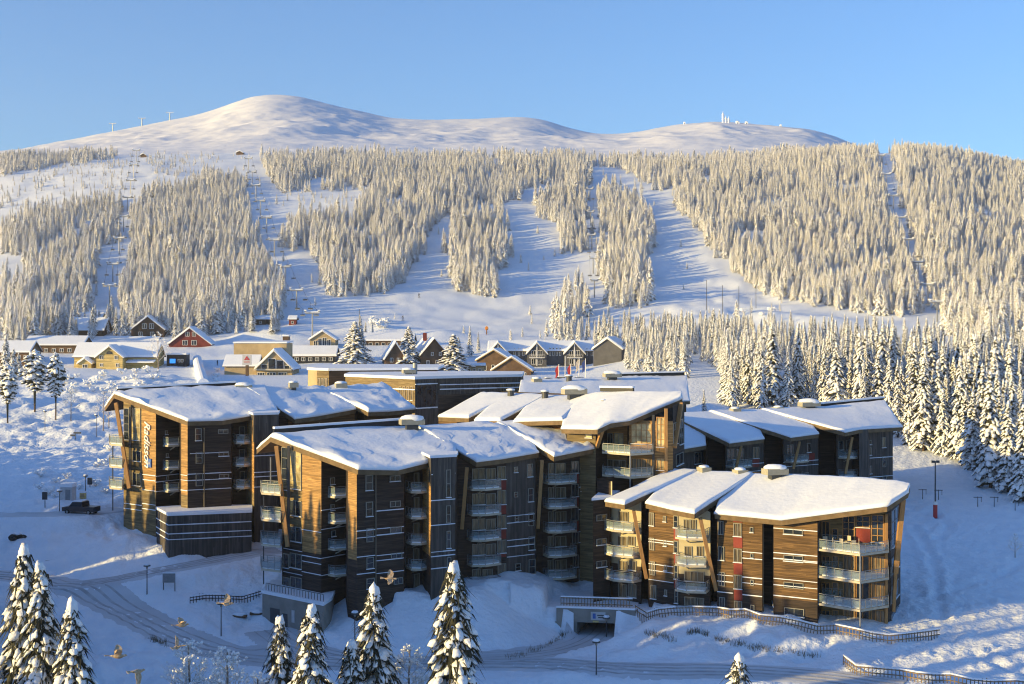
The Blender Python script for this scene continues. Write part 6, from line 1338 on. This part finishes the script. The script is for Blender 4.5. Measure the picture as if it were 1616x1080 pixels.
fence('picket_fence', 'second picket fence in the bottom right corner below the ski field', [(1331, 1050), (1352, 1066), (1420, 1072), (1500, 1080), (1640, 1094)])
fence('picket_fence', 'dark low picket fence on the snowy ramp left of the garage', [(300, 952), (350, 949), (413, 942)], h=.8, m='black')
fence('bridge_railing', 'wooden railing on the snowy deck above the underpass', None, raw=[up(.4, 1.2, 7.5), up(L-.4, 1.2, 7.5)], h=1.1, cat='railing')
p = gp(267, 932, 110, 230); e = empty('sign_board', p, 'rectangular grey information board on two legs by the hotel road', 'sign board'); sc_ = p.y/F
for dx in (-9, 9): mb = MB(); mb.box(p+Vector((dx*sc_, 0, 14*sc_-.2)), .09, .09, 28*sc_+.4, 'dmetal'); mb.build('leg', e)
mb = MB(); mb.box(p+Vector((0, -.08, 20*sc_)), 20*sc_, .06, 15*sc_, 'metal'); mb.build('board', e); mb = MB(); mb.box(p+Vector((0, -.05, 27.9*sc_)), 20.5*sc_, .2, .12, 'roofsnow'); mb.build('snow_cap', e)
p = gp(107, 789, 110, 260); sc_ = p.y/F; e = empty('utility_hut', p, 'small pale utility hut with a thick snow cap beside the upper road', 'hut'); mb = MB(); mb.box(p+Vector((0, 0, .9)), 20*sc_, 1.8, 2.0, 'sign'); mb.build('wall', e); mb = MB(); mb.box(p+Vector((0, 0, 2.2)), 21*sc_, 2.0, .5, 'roofsnow'); mb.build('roof_snow', e); mb = MB(); mb.box(p+Vector((.3, -.93, .8)), .7, .06, 1.6, 'metal'); mb.build('door', e)
p = gp(131, 787, 110, 260); mb = MB(); mb.box(p+Vector((0, 0, .4)), .8, .7, .9, 'yellow'); mb.box(p+Vector((0, 0, .98)), .85, .75, .25, 'roofsnow'); mb.box(p+Vector((0, -.36, .45)), .5, .03, .5, 'tan'); tag(mb.build('grit_box', loc=p), 'small yellow grit box with snow on top right of the utility hut', 'grit box')
for px, py, l_, s__ in ((28, 850, 'dark rock showing through the snow on the left bank', .9), (105, 598, 'dark boulder in the snowy field left of the yellow house', 1.6), (330, 792, None, 0)):
    if l_:
        p = gp(px, py, 110, 520); mb = MB()
        for k in range(3): mb.blob(p+Vector((k*s__*.6-.5, k*.2, .2*s__)), s__*(.8-.15*k), 'rock', sc=(1, .8, .6), seed=k, amp=.25)
        mb.blob(p+Vector((0, 0, .75*s__)), .6*s__, 'roofsnow', sc=(1, 1, .35), seed=9); tag(mb.build('rock', loc=p), l_, 'rock')
# bench-like snowed bins by the wall between blocks
for i, (px, py, l_) in enumerate([(378, 975, 'snow-covered log pile against the garage ramp, left one'), (405, 971, 'snow-covered log pile against the garage ramp, right one')]):
    p = gp(px, py, 130, 175); e = empty('log_pile', p, l_, 'log pile', 'snowy piles by the garage ramp')
    mb = MB()
    for k in range(4): mb.tube(p+Vector((-.8, .15*k, .15+.02*k)), p+Vector((.8, .15*k, .15)), .16, 'hbrown', n=8)
    mb.build('logs', e); mb = MB(); mb.blob(p+Vector((0, .2, .35)), .8, 'roofsnow', sc=(1.1, .5, .3), seed=i); mb.build('snow_cover', e, smooth=True)
# ------------------------------------------------------------------ bare frosted trees and shrubs
def bare(root, p, H, seed, spread=.35, depth=4, m='frost', trunk='birch', n0=9, tw=.03):
    rr = random.Random(seed); tb = MB(); cb = MB()
    def br(a, d, L, r, k):
        b = a+d*L; cb.tube(a, b, r, m, r*.6, n=4)
        if k == 0:
            if rr.random() < .55: cb.blob(b, tw*H*rr.uniform(.25, .7), 'treesnow', sc=(1, 1, .8), seed=rr.randrange(99), amp=.3)
            return
        for _ in range(3):
            v = Vector((rr.gauss(0, 1), rr.gauss(0, 1), rr.gauss(.35, .6))).normalized(); br(a.lerp(b, rr.uniform(.45, 1)), (d*.9+v*.75).normalized(), L*rr.uniform(.5, .75), r*.55, k-1)
    q = p-Vector((0, 0, .5)); top = p+Vector((rr.gauss(0, .02)*H, rr.gauss(0, .02)*H, H*.93)); tb.tube(q, top, H*.012+.03, trunk, H*.003, n=7); tb.build('trunk', root)
    for i in range(n0):
        t = (.25+.7*i/n0) if n0 < 20 else .5+.48*i/n0; a = q.lerp(top, t); an = i*2.4+rr.random(); d = Vector((math.cos(an), math.sin(an), rr.uniform(.7, 1.3))).normalized(); br(a, d, H*spread*(1.12-t), H*.005*(1.2-t)+.018, depth-1)
    cb.build('crown', root)
for i, (px, pyb, pyt, d, lab, kw) in enumerate([(311, None, 992, 97, 'frosted bare birch with white twigs, bottom left of centre', {}), (362, None, 1003, 95, 'slimmer frosted birch right of the wide one at the bottom', {}), (408, None, 1045, 94, 'small frosted sapling left of the slim dark spruce', {}), (636, None, 1000, 99, 'bare frosted shrub right of the bottom centre spruces', {}),
    (250, 584, 520, None, 'tall golden-lit frosted birch right of the yellow house', {}), (112, 665, 605, None, 'bare frosted tree right of the slim pine on the slope', {}), (163, 680, 615, None, 'thin bare frosted tree just left of the back left roof', {}), (172, 676, 622, None, 'bare twiggy tree touching the corner of the back left roof', {}),
    (1602, 880, 838, None, 'small bare frosted tree at the right picture edge', {})]):
    if d: p = XY(px, d); p.z = hgt(p.x, p.y); H = CZ-(pyt-HY)*d/F-p.z
    else: p = gp(px, pyb, 120, 560); H = (pyb-pyt)*p.y/F
    e = empty('birch', p, lab, 'tree', 'bare frosted trees'); bare(e, p, H, 40+i, spread=.24 if d else .3, n0=34 if d else 12, tw=.010 if d else .02)
def shrub(px, py, r, lab, seed, dmin=110, dmax=600, name='shrub', dark=.3):
    p = gp(px, py, dmin, dmax); e = empty(name, p, lab, 'shrub', 'snowy shrubs'); rr = random.Random(seed); mb = MB(); tw = MB()
    for k in range(16):
        a = rr.uniform(0, 6.28); d = Vector((math.cos(a)*.7, math.sin(a)*.7, rr.uniform(.5, 1.2))).normalized(); q = p+d*r*rr.uniform(.7, 1.3); tw.tube(p, q, r*.03, 'frost', r*.01, n=4)
        mb.blob(q, r*rr.uniform(.14, .34), 'treesnow', sc=(1, 1, .75), seed=k, amp=.35)
    tw.build('twigs', e); mb.build('snow_cover', e)
k = 0
for x0, x1, y0, y1, n, r0 in ((100, 255, 585, 625, 34, 1.3), (10, 100, 585, 620, 10, 1.2), (325, 345, 580, 612, 6, 1.0), (150, 175, 700, 780, 6, .8), (60, 125, 752, 790, 8, .9), (580, 612, 470, 520, 12, 1.6), (340, 400, 505, 520, 8, 1.6), (1170, 1240, 478, 500, 6, 1.5)):
    for i_, px in enumerate(sorted(random.uniform(x0, x1) for _ in range(n))):
        k += 1; py = random.uniform(y0, y1)
        shrub(px, py, r0*random.uniform(.7, 1.4), '%s snow-clumped shrub from the left on the %s' % (ORD[i_], 'rough field before the yellow house' if x0 == 100 else 'field at the far left' if x0 == 10 else 'slope left of the restaurant' if x0 == 325 else 'bank left of the back left block' if x0 == 150 else 'bank by the utility hut' if x0 == 60 else 'edge of the piste above the lodges' if x0 == 580 else 'slope foot below the forest' if x0 == 340 else 'edge of the terrain park'), k)
# dry tufts poking out of the banks
mb = MB(); rr = random.Random(3)
for line in ([(1088, 1000), (1100, 998), (1115, 1003)], [(1130, 1010), (1155, 1014), (1180, 1022), (1205, 1024), (1250, 1030), (1290, 1038)], [(800, 1040), (830, 1034), (860, 1022), (885, 1008), (895, 998)], [(1020, 1000), (1040, 1004), (1060, 1010)], [(240, 1010), (250, 1013), (262, 1018)]):
    for (xa, ya), (xb, yb) in zip(line[:-1], line[1:]):
        for _ in range(10):
            t = rr.random(); p = gp(xa+(xb-xa)*t+rr.gauss(0, 2), ya+(yb-ya)*t+rr.gauss(0, 1.5), 112, 200)
            for k in range(5):
                a = rr.uniform(0, 6.28); q = p+Vector((rr.gauss(0, .25), rr.gauss(0, .2), 0)); mb.tube(q-Vector((0, 0, .1)), q+Vector((math.cos(a)*.18, math.sin(a)*.18, rr.uniform(.2, .6))), .03, 'reed', .008, n=3)
tag(mb.build('dry_tufts', loc=(0, 0, 0)), 'dry grass and twig tufts poking through the snowy banks', 'grass', kind='stuff')
# ------------------------------------------------------------------ birds
def bird(px, py, d, yaw, up_, lab, sc=1.0, roll=0):
    p = W(px, py, d); e = empty('bird', p, lab, 'bird', 'flock of pale brown birds in flight', yaw); e.rotation_euler = (roll, .12, yaw); e.scale = (sc,)*3
    mb = MB(); prof = [(-.26, .012, .0), (-.17, .035, 0), (-.06, .075, 0), (.05, .085, 0), (.13, .06, .01), (.18, .042, .03), (.225, .044, .045), (.255, .026, .045), (.285, .006, .04)]; n = 10; V_ = []
    for x, r, z in prof: V_ += [(x, math.cos(6.283*i/n)*r, z+math.sin(6.283*i/n)*r*.9) for i in range(n)]
    mb.poly(V_, [(k*n+i, k*n+(i+1) % n, (k+1)*n+(i+1) % n, (k+1)*n+i) for k in range(len(prof)-1) for i in range(n)]+[tuple(range(n))[::-1], tuple(range((len(prof)-1)*n, len(prof)*n))], 'feather')
    bo = bpy.data.objects.new('body', mk(mb, 'body')); bo.data.polygons.foreach_set('use_smooth', [True]*len(bo.data.polygons)); C.objects.link(bo); bo.parent = e
    mb = MB(); mb.prism([(-.22, -.02, .0), (-.40, -.075, 0), (-.42, 0, 0), (-.40, .075, 0), (-.22, .02, 0)], .012, 'feather'); o = bpy.data.objects.new('tail', mk(mb, 'tail')); C.objects.link(o); o.parent = e
    for s_ in (-1, 1):
        mb = MB(); c = math.cos(up_); sn_ = math.sin(up_); pr = [(.09, .05, 0), (.12, .22, 0), (.07, .38, -.0), (-.05, .50, 0), (-.10, .42, 0), (-.10, .30, 0), (-.13, .20, 0), (-.12, .06, 0)]
        Q = [(x, s_*y*c, .03+y*sn_-(max(0, y-.25)*.35)) for x, y, _ in pr]; mb.prism(Q if s_ > 0 else Q[::-1], .014, 'feather'); o = bpy.data.objects.new('wing', mk(mb, 'wing')); C.objects.link(o); o.parent = e
    return e
bird(186, 1036, 47, .3, .75, 'pale brown bird with raised wings, leftmost of the flock', 1.15); bird(217, 1060, 47, .9, -.7, 'bird with lowered wings, lowest of the flock', 1.1, .5); bird(287, 987, 50, .5, .6, 'bird above the frosted birch with wings up, highest of the left birds', 1.0); bird(279, 1022, 50, 1.3, .9, 'bird just left of the frosted birch top with wings up', 1.0, .6); bird(358, 953, 52, .2, .5, 'bird flying beside the lamp post near the garage', 1.0, .4); bird(616, 914, 52, .1, .3, 'pale bird flying before the dark centre block wall', 1.0, .5)
# ------------------------------------------------------------------ air
hz = bpy.data.materials.new('thin_air'); hz.use_nodes = True; ht = hz.node_tree; ht.nodes.clear()
pv = ht.nodes.new('ShaderNodeVolumePrincipled'); pv.inputs['Color'].default_value = (.82, .88, .97, 1); pv.inputs['Density'].default_value = .00009; pv.inputs['Anisotropy'].default_value = .2
ho = ht.nodes.new('ShaderNodeOutputMaterial'); ht.links.new(pv.outputs[0], ho.inputs['Volume']); M['haze'] = hz
mb = MB(); x1 = 4200; zl, zh = float(Zg.min())-1.5, float(Zg.max())+45
mb.prism([(-5300, -60, zl), (x1, -60, zl), (x1, 3100, zl), (-5300, 3100, zl)], zh-zl, 'haze'); ho_ = mb.build('haze'); tag(ho_, 'thin cold haze in the valley air', 'haze', kind='stuff')
